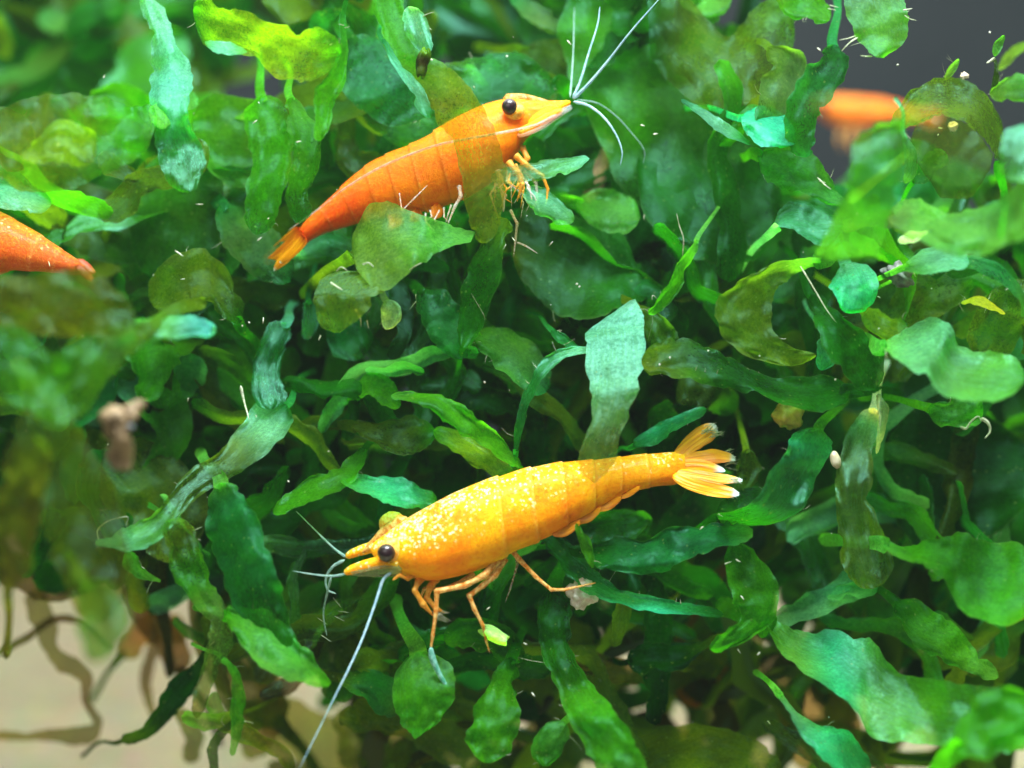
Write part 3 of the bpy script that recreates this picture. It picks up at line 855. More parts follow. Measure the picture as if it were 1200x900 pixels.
plain_shrimp('blurred bright orange shrimp far back in front of the dark slate wall',
    [(950, 121, 950, 124, .012, d), (958, 116, 958, 130, .06, d), (968, 114, 968, 140, .13, d), (980, 113, 980, 146, .18, d), (994, 114, 994, 149, .21, d),
     (1008, 115, 1008, 150, .22, d), (1022, 116, 1022, 149, .22, d), (1036, 118, 1036, 147, .2, d), (1050, 122, 1050, 145, .17, d), (1062, 126, 1062, 143, .14, d),
     (1074, 130, 1074, 142, .1, d), (1084, 133, 1084, 141, .06, d)],
    [(0.95, .24, .02), (0.95, .22, .02), (0.95, .2, .02)], [.2, .1, .0], -1,
    [[(990, 148, d - .1), (984, 162, d - .2), (988, 174, d - .2)], [(1000, 148, d - .1), (996, 164, d - .2), (1000, 178, d - .2)], [(1012, 148, d - .1), (1010, 164, d - .2), (1014, 178, d - .2)]],
    [[(950, 122, d), (930, 110, d), (915, 90, d)], [(950, 124, d), (930, 130, d), (912, 145, d)]],
    (966, 122, d - .14),
    [([(1080, 136, 8), (1092, 134, 10), (1104, 132, 4)], (d, d)), ([(1080, 138, 8), (1092, 141, 10), (1102, 144, 4)], (d, d))])

# ------------------------------------------------------------------ fronds one can tell apart
F = frond
GU = 'fronds around the upper shrimp'
# --- upper left
F('pale blue-green upright frond narrowing to a tip at the top edge', [(166, -8, 8), (182, 18, 26), (192, 45, 32), (200, 75, 44), (201, 100, 50), (199, 125, 50), (203, 152, 48), (212, 185, 52), (222, 225, 46)], d=(.55, .2, -.05, -.15), c=['P', 'P', 'P', 'T', 'B'], a=(.15, .12, .15, .3), cup=.03)
F('broad dull green frond with a bright rim, hanging left of the pale upright frond', rails=([(-20, 122), (40, 112), (90, 107), (130, 116), (158, 124), (182, 112)], [(-20, 215), (30, 225), (80, 222), (120, 205), (160, 185), (186, 165)]), d=(-.5, -.3, -.2), r=(.15,), c=['O', 'O', 'B', 'V'], a=(.38,), cup=.05)
F('yellow-green three-cornered frond low beside the broad dull one', [(24, 184, 8), (45, 178, 26), (70, 166, 48), (92, 172, 46), (108, 190, 14)], d=(-.9, -.7), r=(.1,), stalk=False, c=['Y', 'Y', 'O'], a=(.25,))
F('glowing yellow-green frond lit from behind beneath the top edge', rails=([(226, -14), (255, 2), (285, 14), (315, 26), (345, 29), (372, 33), (402, 42)], [(226, 38), (246, 55), (272, 58), (300, 72), (325, 93), (360, 97), (398, 82)]), d=(.15, -.1, -.25), r=(-.25, -.1), stalk=False, c=['B', 'Y', 'Y', 'B'], a=(.30,), cup=-.06)
F('tiny pale mint leaf tucked under the glowing yellow-green frond', [(240, 49, 3), (252, 55, 12), (270, 58, 14), (290, 61, 3)], d=(-.15, -.2), r=(.14,), stalk=False, c=['V', 'P', 'V'], a=(.1,))
F('thin winding green strand descending from the top edge past the glowing frond', [(408, -10, 5), (401, 22, 8), (403, 55, 9), (396, 88, 18), (382, 112, 26), (378, 138, 18), (372, 165, 10)], d=(.0, -.1, -.25), r=(.1,), c=['T', 'B', 'B'], a=(.2,), hairs=[([(404, 30, 0), (396, 28, -.1)], .004), ([(403, 33, 0), (410, 31, -.1)], .004)])
F('upright lance-shaped green frond left of the upper shrimp tail', [(340, 114, 6), (348, 135, 24), (357, 162, 36), (356, 195, 32), (347, 225, 30), (350, 262, 22)], d=(.3, .0, .0), r=(.12,), c=['B', 'B', 'G'], a=(.2,))
F('wide green frond standing behind the lance-shaped one', [(306, 112, 40), (314, 145, 54), (318, 190, 50), (308, 235, 44), (300, 275, 30)], d=(.6, .45), r=(.1,), c=['B', 'B', 'G'], a=(.22,))
F('olive green strap frond draped over the upper shrimp from the top edge', rails=([(428, -18), (440, 28), (451, 60), (474, 86), (495, 110), (515, 146), (530, 172), (541, 205), (545, 238), (550, 262), (556, 290)], [(474, -18), (482, 28), (492, 58), (514, 72), (536, 86), (556, 108), (571, 135), (583, 162), (593, 195), (592, 235), (584, 280)]), d=(.45, .25, .12, .1, .1), r=(.08,), c=['B', 'B', 'O', (.12, .17, .004), 'O'], a=(.1, .12, .22, .28, .2), cup=.02, mottle=.15, ruf=.025, twist=.03, stalk=False)
F('teal edged narrow frond running beside the olive strap', [(448, 45, 5), (462, 70, 10), (478, 92, 15), (494, 116, 17), (504, 138, 8)], d=(.25, .1), r=(.14,), c=['T', 'P', 'T'], a=(.15,))
F('dark green frond with a curved pale upper rim behind the upper shrimp head', rails=([(502, 72), (530, 75), (562, 66), (592, 61), (618, 68), (650, 88)], [(515, 100), (545, 125), (575, 140), (605, 128), (632, 122), (655, 112)]), d=(.85, .95), r=(.25,), c=['O', 'G', 'G'], a=(.22,))
F('pale turquoise oval leaf tip near the top edge', [(478, 8, 10), (486, 25, 24), (494, 43, 24), (503, 62, 6)], d=(.35, .05), r=(-.1,), stalk=False, c=['P', 'P'], a=(.1,), hairs=[([(494, 20, .2), (502, 16, .1), (509, 14, .1)], .004), ([(496, 28, .2), (506, 35, .1)], .005)])
F('brown stubby stalk with a yellow tip on the olive strap', [(499, 60, 7), (496, 72, 11), (493, 88, 8)], d=(.02, .05), r=(.03,), stalk=False, c=['Y', 'K', 'O'], a=(.05,), thick=.03)
F('dim teal frond in the shade between the winding strand and the olive strap', [(408, 45, 50), (436, 82, 84), (470, 108, 80), (500, 135, 40)], d=(.9, .8), r=(.2,), c=['G', 'T', 'G'], a=(.2,))
F('olive three-cornered frond tip behind the upper shrimp back', [(404, 158, 8), (410, 185, 30), (436, 200, 44), (460, 205, 16)], d=(.95, .95), r=(.05,), c=['O', 'O'], a=(.35,))
F('mid green frond rising just above the upper shrimp back', [(420, 118, 26), (462, 140, 50), (494, 158, 52), (520, 170, 26)], d=(1.15, 1.05), r=(.2,), c=['B', 'B', 'G'], a=(.25,))
# --- top middle
F('broad bright green frond sloping down behind the long feelers', [(690, -20, 90), (708, 40, 110), (735, 100, 118), (775, 165, 130), (815, 230, 120), (845, 300, 80)], d=(1.5, 1.2, .95), r=(.2,), c=['G', 'B', 'B', 'G', 'G'], a=(.16,), cup=.06)
F('large deep green frond with a frayed pale upper edge right of the feelers', rails=([(762, 150), (798, 120), (838, 142), (880, 170), (908, 205), (918, 240), (905, 275)], [(735, 215), (752, 250), (785, 288), (825, 306), (858, 312), (888, 302), (900, 285)]), d=(1.15, 1.0, .95), r=(.4,), c=['G', 'G', (0.010, .17, .004)], a=(.1,), cup=-.05, jag=2.2)
F('frayed pale strip curling along the deep green frond', [(798, 117, 4), (822, 131, 11), (848, 150, 14), (880, 169, 4)], d=(.32, .22), r=(.14,), stalk=False, c=['T', 'P', 'T'], a=(.2,), jag=2.5)
F('large olive frond with a round notch against the grey at the top', rails=([(758, -20), (790, -18), (816, 6), (836, 30), (856, 38), (876, 24), (890, 2), (940, -18)], [(762, 70), (792, 105), (828, 128), (862, 130), (892, 112), (916, 84), (930, 50), (944, 12)]), d=(.95, .85), r=(.2,), c=['G', 'O', 'O', 'B'], a=(.25,), cap=(0, 1))
F('pale green leaf end poking into the grey notch at the top', [(796, -22, 26), (820, 0, 34), (842, 6, 26), (856, -12, 10)], d=(1.3,), r=(.2,), c=['V', 'V'], a=(.15,))
F('slate green narrow frond crossing the top edge behind the feelers', [(598, -6, 8), (622, 14, 22), (650, 28, 26), (676, 40, 10)], d=(1.6,), r=(.25,), c=['T', 'H', 'T'], a=(.2,))
F('round olive frond in shade above the upper shrimp snout', [(612, 60, 20), (640, 72, 60), (660, 88, 50), (668, 105, 20)], d=(1.7,), r=(.1,), c=['O', 'E'], a=(.2,))
# --- top right
F('pale mint drop-shaped frond hanging alone into the grey at the top', rails=([(984, -22), (992, 12), (1002, 40), (1014, 57), (1026, 67)], [(1050, -22), (1058, 4), (1063, 25), (1058, 47), (1036, 68)]), d=(.2, .0, -.12), r=(-.12,), stalk=False, c=['H', 'V', 'V'], a=(.3, .12, .1), cup=.07, cap=(0, 1), hairs=[([(1005, 44, -.05), (996, 50, -.1), (986, 60, -.1)], .007), ([(1003, 42, -.05), (994, 45, -.1), (983, 47, -.1)], .005), ([(1022, 66, -.1), (1014, 66, -.15), (1008, 65, -.15)], .006), ([(1058, 12, 0), (1064, 11, 0), (1069, 10, 0)], .006), ([(1060, 18, 0), (1066, 22, 0), (1074, 24, 0)], .004)])
F('tiny upright mint leaflet on a dark stalk at the right edge of the grey', [(1177, 41, 3), (1171, 52, 10), (1165, 66, 5)], d=(.3,), r=(.05,), stalk=False, c=['V', 'V'], a=(.1,), n=16, hairs=[([(1166, 68, .3), (1160, 72, .3), (1156, 74, .3)], .012)])
F('dark stalk below the tiny upright leaflet', [(1165, 68, 5), (1167, 90, 9), (1164, 112, 9)], d=(.4,), r=(.03,), stalk=False, c=['E', 'D'], a=(.1,), n=16)
F('small pale leaflet leaning on the arched frond', [(1124, 69, 3), (1116, 81, 10), (1107, 93, 6)], d=(.1,), r=(.05,), stalk=False, c=['V', 'H'], a=(.15,), n=16)
F('hazy pale branch tip at the right edge near the top', [(1206, 52, 8), (1190, 60, 12), (1178, 72, 12), (1170, 82, 4)], d=(1.4,), r=(.1,), stalk=False, c=['H', 'H'], a=(.2,), n=16)
F('arched olive frond curling over like a hood at upper right', rails=([(1036, 158), (1056, 122), (1082, 99), (1112, 89), (1142, 98), (1162, 116), (1176, 142), (1182, 170), (1174, 192)], [(1060, 156), (1076, 142), (1098, 134), (1120, 138), (1138, 148), (1152, 162), (1162, 176), (1166, 184), (1170, 191)]), d=(-.1, -.15, .1), r=(.3, .3, .1), c=['B', 'O', 'O', 'G'], a=(.25,), cup=-.05)
F('round translucent olive disc under the arched frond', rails=([(1060, 168), (1078, 141), (1108, 136), (1140, 150), (1164, 180)], [(1072, 196), (1086, 206), (1104, 230), (1134, 234), (1160, 200)]), d=(.2, .1), r=(.1,), c=['H', 'O', 'O'], a=(.42,))
F('dark green fold peeping from under the olive disc', [(1070, 215, 16), (1085, 200, 26), (1100, 185, 24), (1108, 178, 8)], d=(.35,), r=(.1,), c=['G', 'B'], a=(.15,))
F('striped pale green frond lying at the right edge below the hood', [(1160, 112, 10), (1180, 105, 26), (1208, 100, 34)], d=(-.2, -.5), r=(.15,), stalk=False, c=['O', 'V'], a=(.2,))
F('blurred pale frond end at the right edge beside the disc', [(1180, 210, 30), (1196, 185, 60), (1215, 150, 60)], d=(-1.3,), r=(.3,), stalk=False, c=['V', 'P'], a=(.25,))
F('blurred bright green upright frond close to the glass at right', rails=([(1052, 138), (1018, 148), (1000, 172), (994, 205), (984, 242), (966, 280), (952, 304)], [(1060, 146), (1064, 176), (1056, 206), (1047, 232), (1041, 262), (1036, 290), (1028, 308)]), d=(-1.2, -1.5, -1.0), r=(-.1,), stalk=False, c=[(.05, .22, .02)], a=(.22,), cup=.05, cap=(1, 0))
F('small mint glint leaf behind the blurred upright frond', [(1060, 160, 6), (1066, 175, 14), (1066, 200, 14), (1060, 215, 6)], d=(.1,), r=(.1,), c=['P', 'V'], a=(.15,))
F('teal tipped crinkled frond reaching into the grey', [(976, 52, 18), (978, 74, 38), (962, 94, 48), (946, 116, 42), (936, 142, 34), (940, 168, 30), (946, 184, 12)], d=(.35, .1, .1), r=(.15, -.1), c=['T', 'T', 'G', 'T'], a=(.15,), jag=3)
F('pale green ruffled frond left of the teal tipped one', [(900, 55, 16), (922, 72, 38), (918, 104, 52), (908, 132, 44), (890, 150, 14)], d=(.5, .3), r=(.2,), c=['O', 'H', 'T'], a=(.2,), jag=2.5)
F('small green frond fork at the top beside the grey', [(908, -14, 20), (930, 4, 36), (952, 10, 30), (972, 24, 6)], d=(.6,), r=(.15,), c=['O', 'B', 'B'], a=(.2,), jag=2.5, hairs=[([(970, 10, .6), (980, 12, .6)], .004), ([(972, 6, .6), (983, 9, .6)], .004)])
F('bright turquoise rolled frond tip', [(868, 138, 6), (882, 140, 34), (902, 150, 44), (920, 160, 30), (932, 168, 8)], d=(.35, .15), r=(.35,), c=['C', 'C', 'T'], a=(.06,), cup=.10)
F('bright green ruffled frond below the turquoise tip', [(888, 182, 26), (912, 192, 46), (938, 204, 52), (966, 222, 30), (992, 238, 8)], d=(.5, .35), r=(.2,), c=['B', 'B', 'V'], a=(.2,), jag=3, hairs=[([(958, 208, .2), (966, 216, .1), (974, 222, .1)], .006), ([(960, 212, .2), (968, 214, .1)], .005)])
F('curled frond with a torn bluish end left of the blurred upright one', rails=([(906, 268), (914, 245), (936, 232), (962, 236), (992, 246)], [(914, 266), (928, 268), (944, 280), (960, 290), (984, 284)]), d=(.25, .2), r=(.25,), c=['P', 'T', 'G'], a=(.15,), jag=3)
# --- middle right
F('olive speckled frond lobe curling down at right of centre', rails=([(962, 301), (915, 304), (872, 322), (846, 344), (838, 366), (846, 392), (866, 412), (900, 430)], [(962, 309), (928, 322), (910, 336), (906, 360), (908, 386), (926, 406), (950, 414), (955, 428)]), d=(.1, .05, .0, .05), r=(-.18,), c=['V', 'O', (0.075, .18, .008), 'O'], a=(.15,))
F('long dark green frond running right from the teal upright blade', rails=([(750, 408), (788, 396), (820, 400), (852, 418), (888, 437), (932, 441), (992, 442)], [(752, 440), (788, 444), (830, 450), (872, 460), (920, 478), (962, 482), (1000, 474)]), d=(.1, .05, .2), r=(.25,), c=['O', 'G', 'G'], a=(.12,), hairs=[([(840, 438, 0), (842, 432, -.05)], .004), ([(826, 436, 0), (827, 431, -.05)], .004), ([(815, 434, 0), (817, 428, -.05)], .004)])
F('mint heart-shaped leaf at right of centre', [(990, 308, 12), (996, 321, 46), (1001, 337, 54), (997, 352, 42), (990, 366, 8)], d=(.3, .0, -.15), r=(.08,), c=['P', 'C', 'C'], a=(.1,), cup=.05)
F('dark green frond with a pale vein under the mint heart leaf', [(950, 345, 8), (968, 372, 30), (990, 400, 48), (1012, 428, 52), (1026, 456, 26)], d=(.25, .0, .1), r=(.15,), c=['G', 'G', 'G'], a=(.1,), hairs=[([(938, 312, 0), (955, 340, -.02), (968, 362, -.03), (980, 378, -.03)], .006)])
F('teal glimpse of a leaf left of the dark veined frond', [(966, 394, 12), (970, 412, 26), (962, 434, 14)], d=(.3, .15), r=(.1,), c=['P', 'C'], a=(.1,))
F('large pale glossy frond lobe near the right edge', rails=([(1032, 404), (1060, 388), (1090, 374), (1113, 380), (1122, 402), (1142, 412), (1170, 414), (1196, 424), (1202, 442)], [(1036, 410), (1055, 425), (1075, 437), (1086, 441), (1097, 458), (1120, 469), (1150, 472), (1180, 467), (1200, 448)]), d=(-.3, -.5, -.75), r=(.6, .55, .5), c=['V', 'P', 'V', 'V'], a=(.08,), cup=-.04)
F('long pale blurred frond crossing toward the right edge', rails=([(1036, 242), (1074, 235), (1110, 246), (1150, 240), (1182, 222), (1215, 190)], [(1044, 272), (1080, 284), (1118, 300), (1158, 298), (1184, 288), (1215, 284)]), d=(-.6, -1.0, -1.5), r=(.35,), c=['H', 'V', 'V', 'V'], a=(.2,), cup=.04)
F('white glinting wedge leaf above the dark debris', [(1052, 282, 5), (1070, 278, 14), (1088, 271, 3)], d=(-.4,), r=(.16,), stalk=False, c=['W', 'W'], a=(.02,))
F('shining turquoise frond hump below the white wedge', [(1060, 314, 8), (1088, 304, 26), (1112, 300, 32), (1136, 308, 16)], d=(-.2,), r=(.38,), c=['V', 'P', 'P'], a=(.1,))
F('thin green arc of frond bending down at the right edge', [(1078, 316, 8), (1130, 308, 14), (1170, 320, 16), (1196, 346, 10), (1200, 372, 6)], d=(-.15,), r=(.18,), c=['V', 'T', 'V'], a=(.2,))
F('lemon yellow leaf tip at right', [(1126, 355, 3), (1148, 353, 13), (1178, 368, 3)], d=(.3,), r=(.14,), stalk=False, c=['Y', (0.5, .55, .02)], a=(.1,))
F('dark olive frond slanting behind the dark debris', [(1022, 408, 14), (1050, 382, 46), (1082, 350, 58), (1120, 332, 50), (1140, 326, 20)], d=(.7, .6), r=(.3,), c=['E', 'O', 'B'], a=(.2,))
F('olive frond leaning in at the right edge', [(1208, 330, 30), (1180, 366, 60), (1158, 402, 50), (1148, 420, 20)], d=(.5, .6), r=(-.1,), c=['O', 'O', 'E'], a=(.25,))
F('bright yellow-green frond glimpsed above the pale glossy lobe', [(1010, 362, 10), (1030, 380, 30), (1050, 388, 30), (1064, 380, 10)], d=(.5,), r=(.1,), c=['Y', 'Y', 'B'], a=(.25,))
# --- around the upper shrimp belly and middle
F('pale yellow-green frond holding the upper shrimp belly', rails=([(409, 296), (416, 266), (434, 241), (462, 238), (498, 254), (530, 266), (557, 271)], [(414, 306), (424, 324), (448, 342), (482, 318), (504, 301), (518, 292), (552, 283)]), d=(.1, -.05, .1), r=(.42, .35, .2), c=['O', (0.16, .34, .04), 'V', 'V'], a=(.2,), cup=-.03, hairs=[([(425, 310, -.2), (432, 308, -.25), (438, 313, -.25)], .007), ([(478, 318, -.2), (486, 312, -.25), (494, 308, -.25)], .005)])
F('rounded olive lobe with pale hairs hanging below the yellow-green frond', rails=([(424, 312), (392, 318), (373, 334), (368, 356), (376, 380), (392, 390)], [(460, 332), (448, 342), (440, 352), (430, 366), (416, 378), (398, 390)]), d=(.0, -.15, -.1), r=(.15,), c=['O', 'O', (.08, .22, .012)], a=(.22,), hairs=[([(387, 331, -.2), (395, 336, -.25), (402, 340, -.25)], .008), ([(394, 318, -.15), (400, 313, -.2), (408, 318, -.2)], .005), ([(416, 362, -.15), (422, 372, -.2), (423, 384, -.2)], .005), ([(430, 375, -.1), (432, 385, -.1)], .004)])
F('dark green tapering frond hanging below the olive strap end', [(594, 256, 18), (580, 284, 36), (566, 325, 38), (554, 368, 32), (542, 408, 8)], d=(.05, .1, .2), r=(-.15,), c=['O', 'G', 'G'], a=(.12,))
F('small frond with a pale blue tip under the upper shrimp head', [(575, 210, 12), (604, 204, 20), (634, 200, 22), (660, 193, 20), (691, 186, 6)], d=(.2, .12, .05), r=(.2,), stalk=False, c=['O', 'O', 'V', 'P'], a=(.35, .3, .15, .08))
F('broad dark green rounded frond in the centre below the upper shrimp legs', rails=([(598, 276), (618, 246), (650, 248), (684, 258), (712, 264), (738, 288), (754, 318), (760, 345)], [(600, 296), (612, 332), (638, 358), (668, 374), (700, 374), (726, 366), (746, 358), (758, 350)]), d=(.95, .85, .8), r=(.35,), c=['E', (.02, .10, .003), 'G', 'D'], a=(.08,), cup=-.05)
F('mint green frond tip behind the broad dark rounded frond', [(676, 236, 20), (706, 246, 48), (730, 252, 46), (750, 256, 8)], d=(1.0, .9), r=(.3,), c=['B', 'V', 'V'], a=(.15,))
F('pale crumpled leaf under the upper shrimp feet', [(612, 224, 8), (632, 234, 28), (652, 246, 30), (672, 260, 8)], d=(.4, .3), r=(.2,), c=['P', 'P', 'V'], a=(.25,), jag=2.5)
F('slender bright green shoot rising above the teal upright blade', [(817, 281, 3), (810, 297, 13), (797, 318, 15), (791, 334, 17), (776, 354, 14), (760, 368, 8)], d=(.1, .0), r=(.08,), c=['V', 'B', 'B'], a=(.12,), hairs=[([(800, 300, 0), (801, 280, -.05), (796, 264, -.05), (793, 250, -.05)], .005), ([(770, 350, 0), (765, 346, -.05), (764, 352, -.05)], .004), ([(774, 346, 0), (774, 341, -.05)], .004)])
F('upright blade with teal sheen tinted in, turning olive as it crosses in front of the lower shrimp', rails=([(738, 352), (692, 384), (689, 402), (690, 440), (694, 466), (689, 500), (680, 528), (676, 548), (688, 566)], [(745, 350), (752, 372), (756, 396), (755, 430), (748, 456), (735, 482), (727, 510), (722, 540), (706, 566)]), d=(.2, .14, .0, -.15, -.27, -.29, -.28, -.26, -.24), r=(.05,), c=[(.14, .40, .33), 'P', 'P', 'P', (.10, .30, .12), 'O', 'O', 'O'], a=(.03, .03, .03, .05, .15, .35, .42, .45), n=56, cup=.02, mottle=.15, ruf=.02, twist=.03, stalk=False)  # upper teal is sheen put into the tint
F('slender teal strand arching down left of the teal upright blade', [(692, 410, 7), (666, 412, 10), (645, 424, 14), (628, 445, 12), (615, 475, 10), (607, 508, 8), (604, 532, 4)], d=(.15, .05, .2), r=(-.1,), c=['P', 'T', 'T'], a=(.12,))
F('short teal spur above the slender teal strand', [(646, 386, 5), (660, 398, 14), (680, 410, 5)], d=(.2,), r=(.08,), c=['T', 'T'], a=(.15,), n=16)
F('dark olive frond tucked behind the teal upright blade', [(744, 360, 8), (762, 378, 34), (778, 400, 34), (786, 425, 14)], d=(.35,), r=(.1,), c=['O', 'G'], a=(.15,))
F('bright green arching frond left of centre, end curled pale', [(458, 464, 5), (476, 464, 13), (500, 466, 18), (530, 482, 26), (556, 502, 27), (582, 523, 22), (610, 548, 14)], d=(.1, .0, .2), r=(.16,), c=['V', 'B', 'B', 'B'], a=(.15,))
F('bright green blade below the arching frond, touching the lower shrimp back', [(508, 504, 5), (534, 517, 20), (564, 534, 29), (594, 552, 26), (618, 566, 10)], d=(.2, .3), r=(.16,), c=['B', 'Y', 'B'], a=(.2,))
F('brownish rough-edged frond behind the arching frond', [(412, 500, 14), (446, 508, 36), (480, 510, 40), (510, 504, 30)], d=(.4,), r=(.2,), c=['E', 'E', 'G'], a=(.12,), jag=3)
F('vivid green leaf bump left of the arching frond', [(420, 464, 10), (436, 454, 34), (454, 462, 34), (468, 478, 10)], d=(.5, .35), r=(.2,), c=['B', 'B'], a=(.12,))
fk = F('forked green frond, its left prong rounded, beside the lower shrimp head', [(320, 602, 6), (344, 586, 20), (374, 570, 28), (400, 560, 22), (414, 546, 20), (428, 526, 10)], d=(.05, .1, .3), r=(.2,), c=['B', 'B', 'G'], a=(.15,))
F('', [(398, 562, 14), (430, 569, 22), (460, 575, 30), (488, 581, 26), (512, 588, 8)], d=(.1, .1, .15), r=(.26,), c=['B', 'C', 'B'], a=(.1,), parent=fk, name='prong')  # teal stretch is the prong's sheen, put into the tint
F('grey-green square-ended frond in shade left of centre', [(388, 352, 10), (398, 372, 40), (410, 395, 56), (425, 420, 40)], d=(.9,), r=(.2,), c=['H', 'T', 'G'], a=(.2,))
F('white crumpled leaf scrap under the rounded olive lobe', [(452, 352, 6), (458, 364, 26), (455, 376, 20), (452, 386, 4)], d=(.3,), r=(.1,), c=['H', 'W'], a=(.15,), jag=2.5)
F('teal rectangle of frond behind the dark tapering frond', [(556, 392, 10), (585, 405, 40), (615, 430, 50), (640, 460, 20)], d=(.6, .45), r=(.3,), c=['B', 'V', 'T'], a=(.15,))
F('grey-green frond left of the dark tapering frond', [(490, 340, 10), (512, 362, 40), (530, 390, 48), (545, 420, 20)], d=(.5, .4), r=(.2,), c=['G', 'T', 'T'], a=(.15,))
F('small blue-grey leaf in the dark hollow left of centre', [(362, 352, 8), (363, 372, 24), (358, 398, 10)], d=(.8,), r=(.1,), c=['T', 'P'], a=(.3,))
F('dim grey-green frond rising from the dark hollow', [(335, 378, 12), (322, 402, 36), (312, 440, 36), (318, 480, 40)], d=(.7, .4), r=(.1,), c=['P', 'T', 'T'], a=(.3,))
# --- left
F('branching frond with a shiny teal knee and a ragged pale left end', [(336, 474, 40), (314, 496, 52), (290, 522, 46), (266, 545, 34), (236, 561, 34), (212, 581, 28), (195, 603, 24), (172, 622, 31), (150, 632, 28), (128, 635, 14), (112, 636, 3)], d=(.4, .15, .0, -.1, -.2, -.25), r=(-.3, -.3, -.1, -.1, -.25, -.2), c=['T', 'P', 'O', 'O', 'V', 'P', 'V'], a=(.2, .12, .2, .2, .2, .3), jag=2.0,  # sheen at the knee and left end put into the tint
  hairs=[([(116, 634, -.2), (114, 622, -.2), (124, 612, -.2), (138, 607, -.2), (150, 606, -.2), (147, 616, -.2)], .004), ([(116, 636, -.2), (110, 638, -.2)], .005), ([(282, 452, .2), (286, 470, .2), (292, 492, .1)], .012)])
F('olive frond hanging from the ragged one, curling into a slim tail', [(196, 610, 10), (212, 632, 40), (222, 664, 42), (240, 700, 36), (257, 726, 33), (259, 752, 28), (246, 782, 24), (236, 812, 20), (230, 842, 8)], d=(-.2, -.25, -.3), r=(.12,), c=['V', 'O', 'B', 'H', 'H', 'E', 'E'], a=(.25,), jag=2.5)
F('slim green tail strand with a pale rim at lower left', [(260, 772, 8), (272, 786, 13), (280, 815, 16), (279, 850, 16), (272, 886, 8)], d=(-.3,), r=(.06,), c=['V', 'B', 'V'], a=(.2,), hairs=[([(284, 845, -.3), (292, 846, -.3), (297, 848, -.3)], .005)])
F('tiny bright leaf below the ragged pale end', [(151, 644, 6), (154, 658, 17), (164, 671, 12), (188, 681, 3)], d=(-.15,), r=(.05,), stalk=False, c=['V', 'V'], a=(.1,), n=18)
F('tall teal-green frond left of the lower shrimp feelers', [(258, 566, 16), (266, 590, 50), (274, 622, 62), (288, 660, 62), (304, 705, 66), (322, 748, 50), (345, 785, 16)], d=(-.1, -.3, -.35), r=(-.15,), c=['V', 'T', 'T', 'G', 'B'], a=(.15,), cup=.04)
F('bright green frond with a curved lower rim left of the long feeler', rails=([(262, 705), (295, 712), (325, 722), (355, 755), (388, 800)], [(266, 738), (284, 760), (312, 786), (348, 802), (384, 806)]), d=(-.35, -.5), r=(.35,), c=['B', 'V', 'B'], a=(.15,))
F('blurred dark olive frond lying over the rusty shrimp tail', rails=([(-25, 314), (40, 321), (98, 318), (138, 340), (164, 372)], [(-25, 392), (40, 396), (86, 392), (120, 392), (152, 400)]), d=(-1.5, -1.6), r=(.1,), c=[(.080, .125, .004), (.095, .145, .004), (.06, .15, .005)], a=(.2,))
F('blurred vivid green frond close to the glass at the left edge', rails=([(-25, 372), (24, 384), (66, 414), (104, 388), (140, 372), (170, 376)], [(-25, 452), (28, 478), (62, 496), (100, 486), (128, 442), (168, 402)]), d=(-1.8, -1.7, -1.5), r=(.15,), c=[(.035, .20, .006), (.05, .21, .006), (.07, .17, .005)], a=(.25,))
F('blue tipped frond finger pointing right at left', [(120, 402, 40), (152, 391, 34), (180, 385, 27), (205, 383, 26), (230, 383, 26), (250, 386, 8)], d=(-1.4, -1.1, -.8), r=(.28,), stalk=False, c=['O', 'B', 'V', 'L', 'L'], a=(.15,), thick=.02)  # blue sheen of the tip put into the tint
F('long blurred olive frond hanging down at the left edge', [(40, 470, 60), (66, 530, 84), (92, 600, 92), (112, 670, 84), (118, 730, 50)], d=(-1.5, -1.7), r=(.1,), c=[(.07, .15, .004), (.06, .12, .004), (.09, .11, .006)], a=(.3,))
F('dim olive frond behind the brown husk', [(120, 520, 60), (160, 560, 100), (195, 600, 100), (206, 660, 60)], d=(.9, .8), r=(.2,), c=['E', 'O', 'E'], a=(.2,))
F('blurred green wedge with a pale patch at lower left', [(96, 682, 16), (112, 704, 52), (122, 730, 62), (114, 758, 40), (106, 776, 12)], d=(-2.4, -2.8), r=(-.2,), c=[(.05, .12, .004), (.06, .17, .02), (.05, .12, .004)], a=(.15,))
F('mint frond corner above the rusty shrimp tail at the left edge', [(-20, 215, 40), (10, 222, 50), (36, 232, 34), (60, 240, 8)], d=(.5,), r=(.4,), c=['C', 'P', 'V'], a=(.1,))
F('teal-grey broad frond left of the upper shrimp tail tip', [(258, 240, 20), (285, 272, 56), (312, 300, 56), (340, 330, 20)], d=(.85, .75), r=(.3,), c=['T', 'H', 'T'], a=(.2,))
F('pale grey-green leaf behind the upper shrimp tail fan', [(352, 300, 12), (378, 286, 28), (402, 290, 34), (420, 300, 12)], d=(1.0,), r=(.3,), c=['P', 'T', 'H'], a=(.2,))
F('dull green frond with a pointed top above the blue tipped finger', [(180, 360, 20), (205, 335, 54), (232, 322, 60), (262, 345, 40), (280, 380, 14)], d=(.4, .5), r=(.2,), c=['O', 'O', 'G'], a=(.2,))
